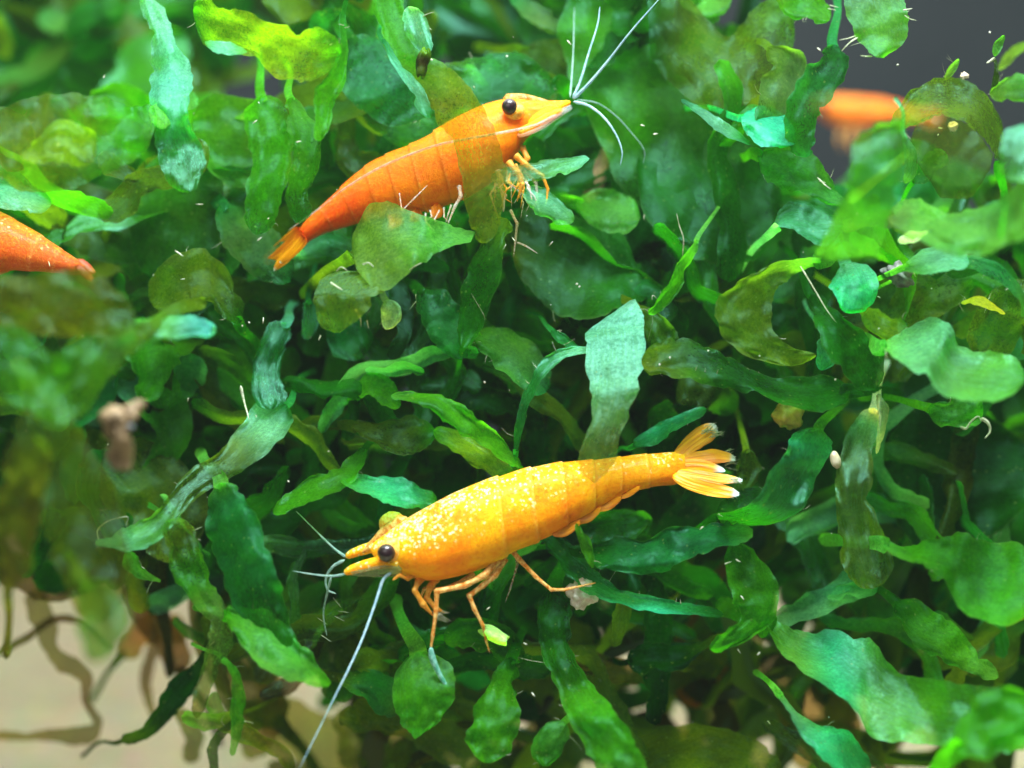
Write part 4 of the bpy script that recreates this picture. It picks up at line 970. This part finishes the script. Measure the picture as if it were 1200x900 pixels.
# --- lower middle and right
F('rounded green frond the shrimp foot rests on at the bottom', rails=([(462, 772), (458, 800), (460, 830), (472, 850), (486, 866)], [(516, 756), (530, 786), (532, 815), (518, 842), (494, 862)]), d=(-.02, -.15, -.1), r=(.05,), c=['V', 'B', 'B'], a=(.15,), cup=.05)
F('grey-green shaded frond left of the rounded bottom frond', [(396, 794, 6), (425, 800, 28), (452, 814, 46), (478, 824, 40)], d=(.5,), r=(.2,), c=['E', 'T', 'E'], a=(.15,))
F('round-ended green frond hanging at the bottom edge', [(600, 770, 20), (590, 802, 34), (582, 832, 54), (575, 862, 62), (568, 894, 20)], d=(.2, -.15, -.2), r=(.08,), c=['G', 'B', 'B'], a=(.15,))
F('long club-shaped frond widening down to the bottom edge', rails=([(636, 690), (630, 720), (632, 750), (642, 782), (656, 814), (672, 852), (692, 890), (706, 918)], [(664, 688), (668, 720), (670, 752), (680, 784), (702, 808), (724, 836), (748, 876), (764, 918)]), d=(.25, .15, -.1, -.5, -.7), r=(.05,), c=['G', 'G', 'G', 'B', 'B', 'V'], a=(.1,), cup=.05, cap=(1, 0))
F('small round green frond tip at the bottom edge', [(662, 846, 10), (648, 862, 36), (640, 880, 40), (638, 898, 12)], d=(-.2, -.3), r=(.05,), c=['V', 'B'], a=(.15,))
F('pale lime bud by the lower shrimp leg', [(565, 737, 4), (574, 741, 14), (584, 747, 11), (594, 751, 2)], d=(-.05,), r=(.12,), stalk=False, c=[(.6, .8, .3), (.55, .85, .35)], a=(.02,), n=16, thick=.03)
F('dim green frond behind the pale lime bud', [(520, 750, 10), (550, 742, 36), (585, 752, 40), (612, 775, 16)], d=(.5,), r=(.2,), c=['B', 'G'], a=(.15,))
F('long slim teal ribbon under the lower shrimp belly', [(634, 624, 18), (660, 650, 28), (690, 680, 26), (722, 698, 20), (762, 708, 18), (802, 714, 15), (848, 720, 3)], d=(.3, .15, .2), r=(.2,), c=['T', 'T', 'C', 'T'], a=(.12,), hairs=[([(792, 706, .1), (793, 700, .1)], .004), ([(798, 708, .1), (797, 702, .1)], .004)])
F('blunt finger-like teal frond right of the lower shrimp belly', rails=([(684, 634), (720, 632), (755, 630), (790, 618), (832, 616), (862, 611), (882, 620)], [(686, 664), (728, 669), (770, 669), (800, 656), (832, 645), (862, 640), (882, 630)]), d=(.1, .05, .0), r=(.22,), c=['G', 'T', 'T', 'V'], a=(.12,))
F('little bright leaf below the lower shrimp abdomen', [(675, 613, 5), (683, 634, 13), (691, 654, 11), (695, 666, 3)], d=(-.05,), r=(.05,), stalk=False, c=['B', 'B'], a=(.15,), n=18)
F('bright green bent frond with a torn foot right of the slim teal ribbon', [(860, 634, 10), (871, 662, 42), (886, 694, 54), (890, 718, 46), (874, 738, 30), (850, 752, 22), (832, 761, 6)], d=(.1, -.05, -.1), r=(.1,), c=['B', 'B', 'B'], a=(.15,), jag=2.5, hairs=[([(849, 661, -.1), (857, 658, -.12)], .006), ([(868, 698, -.1), (872, 703, -.12)], .006), ([(864, 760, -.1), (868, 766, -.1)], .005)])
F('large wavy frond with a shining turquoise crest at lower right', rails=([(896, 716), (924, 735), (950, 743), (976, 737), (1002, 746), (1022, 748), (1038, 770), (1060, 790), (1092, 794), (1122, 800), (1152, 800), (1215, 786)], [(902, 752), (924, 776), (958, 796), (984, 816), (1004, 840), (1020, 862), (1056, 872), (1090, 874), (1120, 880), (1150, 878), (1182, 884), (1215, 895)]), d=(.1, .05, -.15, -.35, -.6, -.9), r=(.3, .6, .6, .3, .2, .2), c=['B', 'V', 'C', 'V', 'B', 'B', 'B'], a=(.1,), ruf=.05, cup=-.05)  # crest sheen put into the tint as turquoise
F('mint frond strand curling up from the bottom edge at lower right', [(912, 812, 5), (928, 834, 9), (948, 856, 22), (980, 876, 42), (1015, 912, 36)], d=(-.2, -.3), r=(.3,), c=['V', 'P', 'C', 'T'], a=(.15,), jag=2.5)
F('wide green frond with a wavy lower rim at the right edge', rails=([(1032, 626), (1060, 640), (1082, 635), (1110, 629), (1132, 625), (1162, 634), (1215, 614)], [(1038, 652), (1064, 656), (1082, 662), (1108, 682), (1122, 708), (1152, 732), (1215, 752)]), d=(-.15, -.35, -.5), r=(.45,), c=['V', 'B', 'B', 'B'], a=(.12,), cup=-.04)
F('dark green frond with a pale glint above the wavy turquoise frond', [(1050, 706, 16), (1080, 732, 46), (1112, 755, 44), (1140, 776, 26), (1170, 794, 10)], d=(.35, .2), r=(.25,), c=['G', 'B', 'V'], a=(.12,))
F('blurred green frond end low at the right edge', [(1120, 880, 30), (1160, 850, 70), (1215, 830, 80)], d=(-1.4, -1.5), r=(.2,), c=['B', 'B'], a=(.15,))
F('shiny green frond curling left of the cream husk', rails=([(946, 498), (926, 510), (922, 532), (904, 552), (880, 588), (852, 600), (840, 604)], [(973, 506), (976, 526), (962, 552), (950, 580), (934, 602), (900, 616), (846, 614)]), d=(.25, .1, .0, .1), r=(-.2, -.2, -.3), c=['B', 'C', 'T', 'G', 'G'], a=(.1,), jag=2)  # sheen along the curl put into the tint
F('twisted upright frond with a white upper edge right of the cream husk', [(1024, 478, 26), (1016, 505, 36), (1006, 535, 36), (1000, 568, 38), (1004, 610, 52), (1016, 656, 60), (1024, 690, 30)], d=(.3, .05, .1), r=(-.2, .05), c=['W', 'P', 'H', 'O', 'O', 'O'], a=(.12, .12, .2), jag=2.2)
F('narrow pale sliver standing along the twisted upright frond', [(1029, 461, 5), (1035, 478, 12), (1033, 505, 9), (1027, 532, 3)], d=(.0,), r=(.06,), stalk=False, c=['H', 'W'], a=(.15,), n=18)
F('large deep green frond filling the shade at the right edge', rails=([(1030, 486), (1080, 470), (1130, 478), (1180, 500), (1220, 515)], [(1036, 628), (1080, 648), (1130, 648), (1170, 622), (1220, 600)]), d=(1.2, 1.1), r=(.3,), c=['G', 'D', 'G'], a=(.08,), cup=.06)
F('torn green leaf scrap dangling under the pale glossy lobe', [(1088, 478, 12), (1112, 484, 34), (1132, 478, 40), (1150, 468, 16)], d=(.1,), r=(.15,), c=['B', 'V', 'B'], a=(.2,), jag=3, hairs=[([(1125, 500, 0), (1132, 502, 0), (1138, 494, 0), (1146, 488, 0), (1150, 494, 0)], .01), ([(1150, 490, 0), (1158, 496, 0), (1160, 506, 0), (1154, 514, 0)], .014)])
F('yellow-olive leaf right of the lower shrimp tail fan', [(874, 526, 8), (878, 548, 24), (870, 572, 22), (860, 588, 6)], d=(.6,), r=(.05,), c=['O', (.13, .22, .01)], a=(.2,))
F('pointed teal leaf above the lower shrimp tail', [(743, 522, 3), (764, 511, 19), (792, 496, 18), (828, 479, 3)], d=(.45, .35), r=(.22,), c=['T', 'C', 'T'], a=(.12,))
F('dark rounded frond below the lower shrimp tail fan', [(840, 606, 12), (862, 598, 34), (890, 594, 42), (918, 600, 16)], d=(.35,), r=(.25,), c=['G', 'G'], a=(.12,))
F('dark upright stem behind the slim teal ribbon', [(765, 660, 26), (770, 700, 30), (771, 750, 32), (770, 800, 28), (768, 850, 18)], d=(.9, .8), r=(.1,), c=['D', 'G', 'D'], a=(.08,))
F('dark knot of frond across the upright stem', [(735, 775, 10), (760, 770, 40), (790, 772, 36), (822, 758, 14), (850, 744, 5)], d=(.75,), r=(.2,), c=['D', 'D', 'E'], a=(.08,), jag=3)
F('yellow withered leaf hanging under the slim teal ribbon', [(732, 694, 14), (731, 715, 22), (726, 738, 16), (718, 758, 4)], d=(.7,), r=(.1,), stalk=False, c=[(.42, .34, .02), 'Y', 'O'], a=(.15,))
F('orange-brown withered frond at the bottom behind the upright stem', [(838, 690, 24), (828, 730, 52), (820, 780, 62), (812, 830, 40)], d=(2.4,), r=(.1,), c=['N', (.26, .16, .015), 'N'], a=(.15,))
F('thin rust red frond edge beside the orange-brown one', [(842, 745, 8), (846, 775, 14), (842, 805, 8)], d=(2.2,), r=(.05,), stalk=False, c=[(.4, .09, .01), (.42, .1, .01)], a=(.1,), n=16)
F('broad olive frond resting along the bottom edge', [(730, 915, 40), (772, 882, 56), (825, 876, 56), (880, 892, 46), (915, 915, 20)], d=(.9, .7), r=(.4,), c=['E', 'O', 'E'], a=(.12,))
F('brownish horizontal frond under the lower shrimp at the bottom', [(625, 782, 12), (675, 780, 26), (730, 786, 28), (770, 800, 16)], d=(1.0,), r=(.25,), c=['E', (.09, .10, .01), 'E'], a=(.15,))
F('dull yellow-green frond blurred behind the mint strand', [(920, 780, 30), (945, 820, 80), (970, 870, 90), (985, 915, 50)], d=(2.6,), r=(.3,), c=['O', (.19, .22, .02), 'O'], a=(.2,))
F('blurred olive frond left of the long feeler at the bottom', [(300, 830, 20), (340, 850, 60), (380, 880, 66), (410, 912, 30)], d=(2.8,), r=(.2,), c=['O', 'O'], a=(.3,))
F('blurred olive frond streak rising left of the rounded bottom frond', [(440, 905, 20), (470, 870, 30), (500, 830, 36), (540, 790, 20)], d=(2.2,), r=(.1,), c=['O', 'O'], a=(.25,))
F('brown withered frond winding over the sand at lower left', [(40, 690, 26), (52, 735, 26), (62, 766, 18), (84, 780, 26), (100, 796, 16), (101, 822, 9), (114, 845, 14), (100, 862, 24), (62, 862, 14), (20, 862, 10), (-20, 858, 14)], d=(2.6, 2.4, 2.4, 2.6, 2.8), r=(.15,), c=['E', 'E', 'K', 'E', 'O'], a=(.3,))
F('dark drooping frond tail over the sand left of the slim green strand', [(238, 722, 10), (244, 752, 9), (232, 784, 16), (208, 812, 30), (190, 840, 22), (168, 858, 18), (142, 868, 4)], d=(1.0, 1.3), r=(.1,), c=['E', 'D', 'E'], a=(.08,), jag=2.5)
F('thin dark frond tail at the bottom near the slim green strand', [(278, 842, 6), (258, 862, 12), (250, 880, 12), (252, 908, 10)], d=(.8,), r=(.05,), c=['E', 'D'], a=(.1,))

F('dull green curtain of frond below the pale upright one', [(196, 178, 80), (208, 225, 112), (202, 285, 104), (190, 335, 50)], d=(1.0, 1.1), r=(.1,), c=['B', (.03, .17, .004), 'G'], a=(.1,), cup=.05)
F('broad green sheet of frond below the glowing yellow-green one', rails=([(222, 116), (258, 110), (300, 116), (338, 118)], [(226, 190), (262, 214), (300, 222), (338, 205)]), d=(1.0, 1.1), r=(.1,), c=['B', (.045, .20, .004), 'B'], a=(.1,))
F('dark green frond above the rusty shrimp tail', [(36, 238, 40), (80, 250, 72), (130, 268, 84), (172, 300, 40)], d=(1.4, 1.3), r=(.2,), c=['G', 'E', 'G'], a=(.1,))
F('olive frond edge left of the yellow-green three-cornered one', [(-20, 130, 50), (10, 165, 60), (25, 200, 40)], d=(.6,), r=(.1,), c=['E', 'H'], a=(.15,))
F('brownish blurred frond standing at the left edge above the sand', [(10, 690, 30), (16, 630, 54), (28, 570, 58), (40, 510, 50)], d=(-1.9, -2.2), r=(.1,), c=['K', (.09, .085, .006), (.06, .10, .004)], a=(.1,))
F('blurred dark frond hanging behind the ragged pale end', [(150, 560, 50), (176, 610, 84), (186, 660, 76), (190, 710, 40)], d=(1.3, 1.5), r=(.1,), c=['E', (.06, .085, .004), 'K'], a=(.1,))
F('olive brown blurred frond right of the green wedge', [(150, 680, 30), (172, 716, 44), (196, 752, 40), (214, 790, 16)], d=(2.4, 2.6), r=(.1,), c=['K', (.12, .10, .008), 'K'], a=(.1,))
F('yellowish blurred frond behind the drooping frond tail', [(140, 770, 16), (160, 745, 40), (190, 732, 44), (222, 744, 20)], d=(3.0,), r=(.2,), c=['O', (.22, .18, .015), 'O'], a=(.15,))
F('olive blurred frond low behind the teal-green tall frond', [(230, 690, 30), (262, 760, 64), (296, 810, 60), (330, 850, 24)], d=(1.9, 2.2), r=(.15,), c=['E', (.09, .11, .005), 'E'], a=(.1,))
F('brown green blurred frond arching over the sand at the left edge', [(-20, 640, 30), (20, 668, 36), (60, 684, 44), (110, 672, 36), (150, 640, 20)], d=(1.8, 2.0), r=(.2,), c=['E', 'K', 'E'], a=(.1,))
F('thin olive strand trailing over the sand at the left edge', [(-10, 770, 6), (30, 748, 9), (62, 726, 10), (96, 730, 8), (130, 760, 6)], d=(2.2, 2.6), r=(.05,), c=['E', 'K', 'O'], a=(.1,), stalk=False)
F('faint brown strand hanging above the sand near the drooping tail', [(176, 700, 10), (182, 750, 14), (170, 800, 12), (184, 850, 8)], d=(3.0, 3.4), r=(.05,), c=['O', 'K', 'O'], a=(.2,), stalk=False)
F('blurred olive leaf low on the sand beside the drooping tail', [(210, 830, 10), (226, 860, 26), (222, 895, 20)], d=(2.2, 2.6), r=(.1,), c=['O', 'E'], a=(.2,), stalk=False)
F('blurred brown-green leaf behind the slim green tail strand', [(296, 770, 14), (318, 806, 40), (310, 850, 44), (290, 890, 20)], d=(2.4, 2.8), r=(.1,), c=['O', (.10, .11, .008), 'O'], a=(.2,), stalk=False)
F('blurred yellow-olive leaf hanging left of the bottom edge centre', [(400, 830, 20), (416, 862, 44), (420, 905, 40)], d=(2.2, 2.6), r=(.1,), c=['O', 'O'], a=(.2,), stalk=False)
F('fuzzy pale green filament cluster left of the long feeler', [(428, 700, 3), (400, 712, 8), (378, 738, 10), (366, 760, 4)], d=(.3,), r=(.03,), c=['H', 'V'], a=(.5,), stalk=False, hairs=[([(400, 712, .3), (390, 700, .2)], .003), ([(392, 722, .3), (404, 728, .2)], .003), ([(384, 732, .3), (372, 724, .2)], .003), ([(376, 744, .3), (388, 752, .2)], .003), ([(396, 716, .3), (410, 718, .2)], .003)])

# ------------------------------------------------------------------ small things lying among the fronds
def husk(name, label, cat_, c, r, mat, lump, seed, rot=0.0):
    o = ball(name, at(*c), r[0], r[1], r[2], M[mat], None, lump=lump, seed=seed, seg=28, rings=18, rot=Matrix.Rotation(rot, 3, 'Y'))
    return tag(o, label, cat_)
hb = empty('snail_husk', at(140, 545, -1.8))
tag(hb, 'brown bent husk of a small snail caught among blurred fronds at left', 'husk')
tube_obj('shell', px([(126, 482, -1.8), (134, 494, -1.82), (143, 508, -1.82), (143, 526, -1.8), (141, 548, -1.8)], 0), .1, .1, M['wood'], hb, sides=18, radii=[.055, .095, .07, .08, .04], tip=.8, lumps=.10, smooth_n=30)
tube_obj('lip', px([(140, 496, -1.8), (152, 486, -1.82), (163, 468, -1.82)], 0), .1, .03, M['wood'], hb, sides=14, radii=[.08, .06, .03], lumps=.10, smooth_n=20)
ball('opening', at(153, 500, -1.88), .02, .02, .02, M['dark'], hb, lump=.3, seed=2)
husk('seed_pod', 'small olive-brown pod beside the shiny curling frond', 'pod', (924, 486, .15), (.10, .08, .09), 'pod', .35, 6, .4)
husk('cream_husk', 'smooth cream egg-shaped husk between two fronds at right', 'husk', (979, 539, .1), (.032, .03, .058), 'egg', .12, 7, -.25)
husk('dark_debris', 'dark grey crumb of debris beside the mint heart-shaped leaf', 'debris', (1054, 322, .1), (.10, .08, .06), 'dark', .6, 12, .5)
husk('waste_clump', 'fuzzy whitish clump held at the lower shrimp foot', 'clump', (682, 695, .2), (.09, .08, .09), 'fuzz', .45, 13)
husk('white_crumb', 'tiny white crumb on the arched hood frond', 'crumb', (1117, 148, -.15), (.03, .025, .03), 'egg', .4, 14)
husk('white_crumb', 'tiny white crumb on top of the arched hood frond', 'crumb', (1130, 89, -.1), (.024, .02, .022), 'egg', .5, 15)
husk('orange_scrap', 'orange blurred scrap deep below the upper shrimp feelers', 'scrap', (702, 205, 1.35), (.06, .05, .28), 'wood', .3, 16, .35)

# drifting flecks that settled on the fronds
rnd = random.Random(21)
fv, ff = [], []
named = [(210, 297, 12, 0), (292, 378, 3, 1), (284, 382, 3, 1), (97, 394, 4, 1), (594, 66, 5, 1), (506, 70, 5, 1), (830, 411, 3, 1), (785, 419, 4, 1), (773, 427, 4, 1), (979, 445, 4, 1), (667, 50, 7, 0), (753, 147, 5, 0), (768, 157, 6, 0), (960, 58, 6, 0), (388, 52, 5, 0), (1121, 676, 6, 1), (865, 657, 6, 0), (625, 814, 6, 0), (889, 766, 5, 0), (686, 838, 3, 1), (304, 280, 7, 0), (350, 166, 6, 0), (676, 333, 4, 1), (679, 336, 3, 1), (568, 448, 4, 1), (385, 529, 3, 1), (338, 564, 3, 1), (1102, 150, 5, 0), (1052, 76, 4, 1), (1160, 38, 4, 1)]
for (x, y, l, k) in named:
    p = at(x, y, -.12)
    q = rnd.uniform(-.9, .9)
    dv = CM.to_3x3() @ Vector((math.cos(q), math.sin(q), .2)) * l * S * (.5 if k else 1)
    tube(fv, ff, [p - dv / 2, p + dv / 2], .008 if k else .006, .006 if k else .003, 5, smooth_n=3)
for i in range(60):
    x, y = rnd.uniform(10, 1190), rnd.uniform(10, 860)
    if (x < 240 and y > 700): continue
    p = at(x, y, rnd.uniform(-.25, .6))
    dv = CM.to_3x3() @ Vector((rnd.uniform(-1, 1), rnd.uniform(-1, 1), rnd.uniform(-1, 1))).normalized() * rnd.choice((.010, .014, .03, .045))
    tube(fv, ff, [p - dv / 2, p + dv / 2], rnd.uniform(.003, .007), .003, 5, smooth_n=2)
tag(mesh_obj('drifting_flecks', fv, ff, M['fleck']), 'tiny whitish flecks of waste dotted over the fronds', 'flecks', kind='stuff')

# ------------------------------------------------------------------ the thicket behind
def allowed(x, y, d):
    if x < 330 and y < 105 and d < 3.6: return False
    if 515 < x < 660 and y < 62 and d < 3.0: return False
    if x > 925 and y < 190 - max(0, d - 2) * 6 and not (x > 1080 and y > 120 and d < 2): return False
    lim = [(-300, 690), (0, 690), (120, 700), (200, 740), (330, 835), (440, 850), (560, 850), (690, 870), (790, 860), (840, 760), (900, 760), (980, 850), (1500, 900)]
    for (x0, y0), (x1, y1) in zip(lim[:-1], lim[1:]):
        if x0 <= x < x1:
            return y < y0 + (y1 - y0) * (x - x0) / (x1 - x0)
    return False

def wild(rnd, x, y, d, size=1.0, pal='GGGGGDDDBBOTE', slim=0.4):
    """a ribbon frond of its own chance shape, sometimes forked: list of (centre line, depths, roll, colours)"""
    ang = rnd.gauss(-math.pi / 2, 0.9)
    strap = rnd.random() < slim
    Ln = (rnd.uniform(180, 330) if strap else rnd.uniform(90, 220)) * size
    k = 6
    pts = []; cx, cy = x, y
    wbase = (rnd.uniform(18, 36) if strap else rnd.uniform(28, 60)) * size
    for i in range(k):
        t = i / (k - 1)
        wd = wbase * (0.55 + 0.55 * math.sin(math.pi * min(1, .2 + t * .6)) + rnd.uniform(-.25, .25))
        pts.append((cx, cy, max(8, wd)))
        cx += math.cos(ang) * Ln / (k - 1); cy += math.sin(ang) * Ln / (k - 1)
        ang += rnd.gauss(0, .45)
    d1 = d + rnd.uniform(-.35, .7)
    if x < 380 and y < 360 and 'K' not in pal: pal = 'OOBGGOBE'
    c = rnd.choice(pal)
    c2 = rnd.choice(pal + 'BTV')
    roll = (rnd.uniform(-.2, .45),)
    out = [(pts, (d, (d + d1) / 2 + rnd.uniform(-.2, .2), d1), roll, [c, c, c2])]
    if rnd.random() < .6:                       # a side branch
        bx, by, bw = pts[rnd.choice((2, 3))]
        a2 = ang + rnd.choice((-1, 1)) * rnd.uniform(.7, 1.3)
        l2 = Ln * rnd.uniform(.3, .5)
        br = []
        for i in range(4):
            br.append((bx, by, bw * (.5, .62, .75, .6)[i]))
            bx += math.cos(a2) * l2 / 3; by += math.sin(a2) * l2 / 3
            a2 += rnd.gauss(0, .3)
        out.append((br, ((d + d1) / 2, (d + d1) / 2 + rnd.uniform(-.3, .2)), roll, [c, c2]))
    return out

def wild_mesh(rnd, x, y, d, size, n, m, free=False, **kw):
    parts = wild(rnd, x, y, d, size, **kw)
    if not free and not all(allowed(p[0], p[1], d) for q in parts for p in q[0]): return None
    V, F_, T, FL = [], [], [], []
    cu = rnd.uniform(-.08, .1)
    for pts, dd, rr, cc in parts:
        SEED[0] += 1
        A, B_ = rails_of(pts)
        v, f, t, fl = sheet(A, B_, list(dd), list(rr), palette(cc), [0.12], seed=SEED[0], n=n, m=m, ruf=.08, cup=cu, jag=3.2, twist=.35)
        b = len(V)
        V += v; T += t; FL += fl
        F_ += [tuple(b + i for i in q) for q in f]
    return V, F_, T, FL

ANCHORS = [(480, 320, 'the upper shrimp belly'), (330, 300, 'the upper shrimp tail tip'), (250, 50, 'the glowing yellow-green frond'),
    (200, 110, 'the pale upright frond'), (560, 100, 'the olive strap frond'), (690, 70, 'the fanned pale feelers'), (850, 200, 'the frayed pale strip'),
    (860, 60, 'the grey notch'), (900, 150, 'the turquoise rolled tip'), (1000, 340, 'the mint heart leaf'), (1110, 150, 'the hood frond'),
    (1110, 425, 'the pale glossy lobe'), (720, 410, 'the teal upright blade'), (875, 365, 'the olive speckled lobe'), (925, 487, 'the small olive pod'),
    (1020, 540, 'the twisted upright frond'), (1130, 560, 'the large shade frond'), (830, 545, 'the lower shrimp tail fan'), (560, 480, 'the bright arching frond'),
    (430, 570, 'the forked green frond'), (290, 510, 'the shiny teal knee'), (220, 385, 'the blue tipped finger'), (140, 510, 'the brown snail husk'),
    (150, 630, 'the ragged pale end'), (280, 640, 'the tall teal-green frond'), (450, 650, 'the lower shrimp head'), (620, 720, 'the lower shrimp legs'),
    (780, 640, 'the blunt finger-like frond'), (880, 700, 'the torn-footed frond'), (990, 770, 'the turquoise crested frond'), (1120, 680, 'the wavy-rimmed frond'),
    (490, 810, 'the rounded bottom frond'), (690, 820, 'the club-shaped frond'), (50, 280, 'the rusty shrimp tail'), (640, 320, 'the broad dark rounded frond')]
CN = dict(G='deep green', D='blackish green', B='bright green', O='olive', T='teal green', E='dark olive', V='pale green', Y='yellow-green', K='brown', P='mint', H='grey-green', N='rust')
def describe(parts, deep):
    pts = parts[0][0]
    mx = sum(q[0] for q in pts) / len(pts); my = sum(q[1] for q in pts) / len(pts)
    ax, ay, an = min(ANCHORS, key=lambda q: math.hypot(q[0] - mx, q[1] - my))
    dx, dy = mx - ax, my - ay
    where = ('right of' if dx > 0 else 'left of') if abs(dx) > abs(dy) else ('below' if dy > 0 else 'above')
    w_ = sum(q[2] for q in pts) / len(pts)
    shape = ('forked ' if len(parts) > 1 else '') + ('narrow' if w_ < 22 else 'ribbon' if w_ < 30 else 'broad' if w_ > 46 else 'strap')
    lean = 'upright ' if abs(pts[-1][0] - pts[0][0]) < abs(pts[-1][1] - pts[0][1]) * .7 else 'level ' if abs(pts[-1][1] - pts[0][1]) < abs(pts[-1][0] - pts[0][0]) * .6 else 'slanting '
    return lean + CN[parts[0][3][0]] + ' ' + shape + ' frond ' + ('far behind, ' if deep else 'behind, ') + where + ' ' + an

def near_upper_shrimp(x, y):
    best = 1e9
    for (x0, y0, x1, y1) in ((300, 320, 420, 230), (420, 230, 560, 170), (560, 170, 680, 118), (672, 118, 780, -10), (672, 118, 755, 190), (590, 190, 610, 300), (672, 118, 672, 0)):
        t = max(0, min(1, ((x - x0) * (x1 - x0) + (y - y0) * (y1 - y0)) / ((x1 - x0) ** 2 + (y1 - y0) ** 2)))
        best = min(best, math.hypot(x - x0 - t * (x1 - x0), y - y0 - t * (y1 - y0)))
    return best

def single(rnd, x, y, d, deep, size=1.0, **kw):
    st = rnd.getstate()
    g = wild_mesh(rnd, x, y, d, size, 24, 8, **kw)
    if not g: return False
    st2 = rnd.getstate()
    rnd.setstate(st)
    kw.pop('free', None)
    parts = wild(rnd, x, y, d, size, **kw)
    rnd.setstate(st2)
    v, f, t, fl = g
    o = mesh_obj('frond', v, f, M['frond_clear_sheen' if rnd.random() < .22 else 'frond_clear'], attrs={'tint': ('FLOAT_COLOR', t), 'flow': ('FLOAT_VECTOR', fl)}, origin=v[0].copy())
    tag(o, describe(parts, deep), 'frond', 'fronds deeper in the thicket')
    return True

rnd = random.Random(77)
count = 0
while count < 125:                                     # slim branching fronds that knit the near ones together
    x, y = rnd.uniform(-20, 1220), rnd.uniform(-20, 850)
    d = rnd.uniform(.6, 1.3)
    if not allowed(x, y, d) or (x < 340 and y < 110): continue
    if near_upper_shrimp(x, y) < 150: d = max(d, 1.35)
    if single(rnd, x, y, d, False, .85, slim=.75, pal='GGGGDBBBOTTEP'): count += 1
count = 0
while count < 40:
    x, y = rnd.uniform(-60, 1260), rnd.uniform(-60, 860)
    d = rnd.uniform(1.5, 2.4)
    if not allowed(x, y, d): continue
    if single(rnd, x, y, d, True): count += 1
count = 0
while count < 34:                                      # withered ones trailing low over the sand
    x, y = rnd.choice((rnd.uniform(290, 420), rnd.uniform(430, 1150), rnd.uniform(430, 1150))), rnd.uniform(760, 930)
    d = rnd.uniform(.8, 3.2)
    if single(rnd, x, y, d, True, .8, free=True, slim=.85, pal='OEEKEOO'): count += 1

def mass(name, label, total, d0, d1, k, n, m, mat, xr, yr):
    tv, tf, tt, tfl = [], [], [], []
    count = 0
    while count < total:
        d = rnd.uniform(d0, d1)
        x, y = rnd.uniform(*xr), rnd.uniform(*yr)
        if not allowed(x, y, d): continue
        g = wild_mesh(rnd, x, y, d, 12 / (12 + d) * k, n, m)
        if not g: continue
        v, f, t, fl = g
        b = len(tv)
        tv += v; tt += t; tfl += fl
        tf += [tuple(b + i for i in q) for q in f]
        count += 1
    tag(mesh_obj(name, tv, tf, mat, attrs={'tint': ('FLOAT_COLOR', tt), 'flow': ('FLOAT_VECTOR', tfl)}), label, 'thicket', kind='stuff')
mass('frond_tangle', 'tangle of shaded green fronds between the near fronds and the far thicket', 330, 1.4, 3.0, 1.15, 16, 6, M['frond'], (-260, 1460), (-200, 880))
mass('frond_thicket', 'dense far thicket of green fronds that melts into blur', 560, 2.8, 5.2, 1.25, 12, 5, M['frond_far'], (-380, 1560), (-280, 880))
def low_mass(total):
    tv, tf, tt, tfl = [], [], [], []
    for i in range(total):
        x, y, d = rnd.uniform(430, 1180), rnd.uniform(800, 950), rnd.uniform(1.6, 4.0)
        if 835 < x < 900 and y < 860: continue
        v, f, t, fl = wild_mesh(rnd, x, y, d, .8, 12, 5, free=True, slim=.6, pal='OOEEKO')
        b = len(tv)
        tv += v; tt += t; tfl += fl
        tf += [tuple(b + i for i in q) for q in f]
    tag(mesh_obj('withered_fronds', tv, tf, M['frond_far'], attrs={'tint': ('FLOAT_COLOR', tt), 'flow': ('FLOAT_VECTOR', tfl)}), 'blurred olive and brown fronds withering low above the sand', 'thicket', kind='stuff')
low_mass(75)
mass('hazy_fronds', 'hazy blurred fronds far back along the top edge', 130, 4.2, 9.0, 1.5, 12, 5, M['frond_far'], (-250, 680), (-140, 140))

# ------------------------------------------------------------------ the slightly cloudy water
def water():
    k = NT('cloudy_water')
    v = k.n('ShaderNodeVolumePrincipled', ins={'Color': (0.80, 0.95, 0.85, 1), 'Density': HAZE, 'Anisotropy': 0.2}).outputs[0]
    k.t.links.new(v, k.out.inputs['Volume'])
    x0, x1, y0, y1, z0, z1 = -31, 31, -13.5, BACK - .05, -7.2, 7.5
    vs = [Vector(q) for q in ((x0, y0, z0), (x1, y0, z0), (x1, y1, z0), (x0, y1, z0), (x0, y0, z1), (x1, y0, z1), (x1, y1, z1), (x0, y1, z1))]
    o = mesh_obj('haze', vs, [(3, 2, 1, 0), (4, 5, 6, 7), (0, 1, 5, 4), (2, 3, 7, 6), (1, 2, 6, 5), (3, 0, 4, 7)], k.m, smooth=False)
    tag(o, 'faint cloudiness of the aquarium water', 'water', kind='stuff')
HAZE = 0.0007
water()
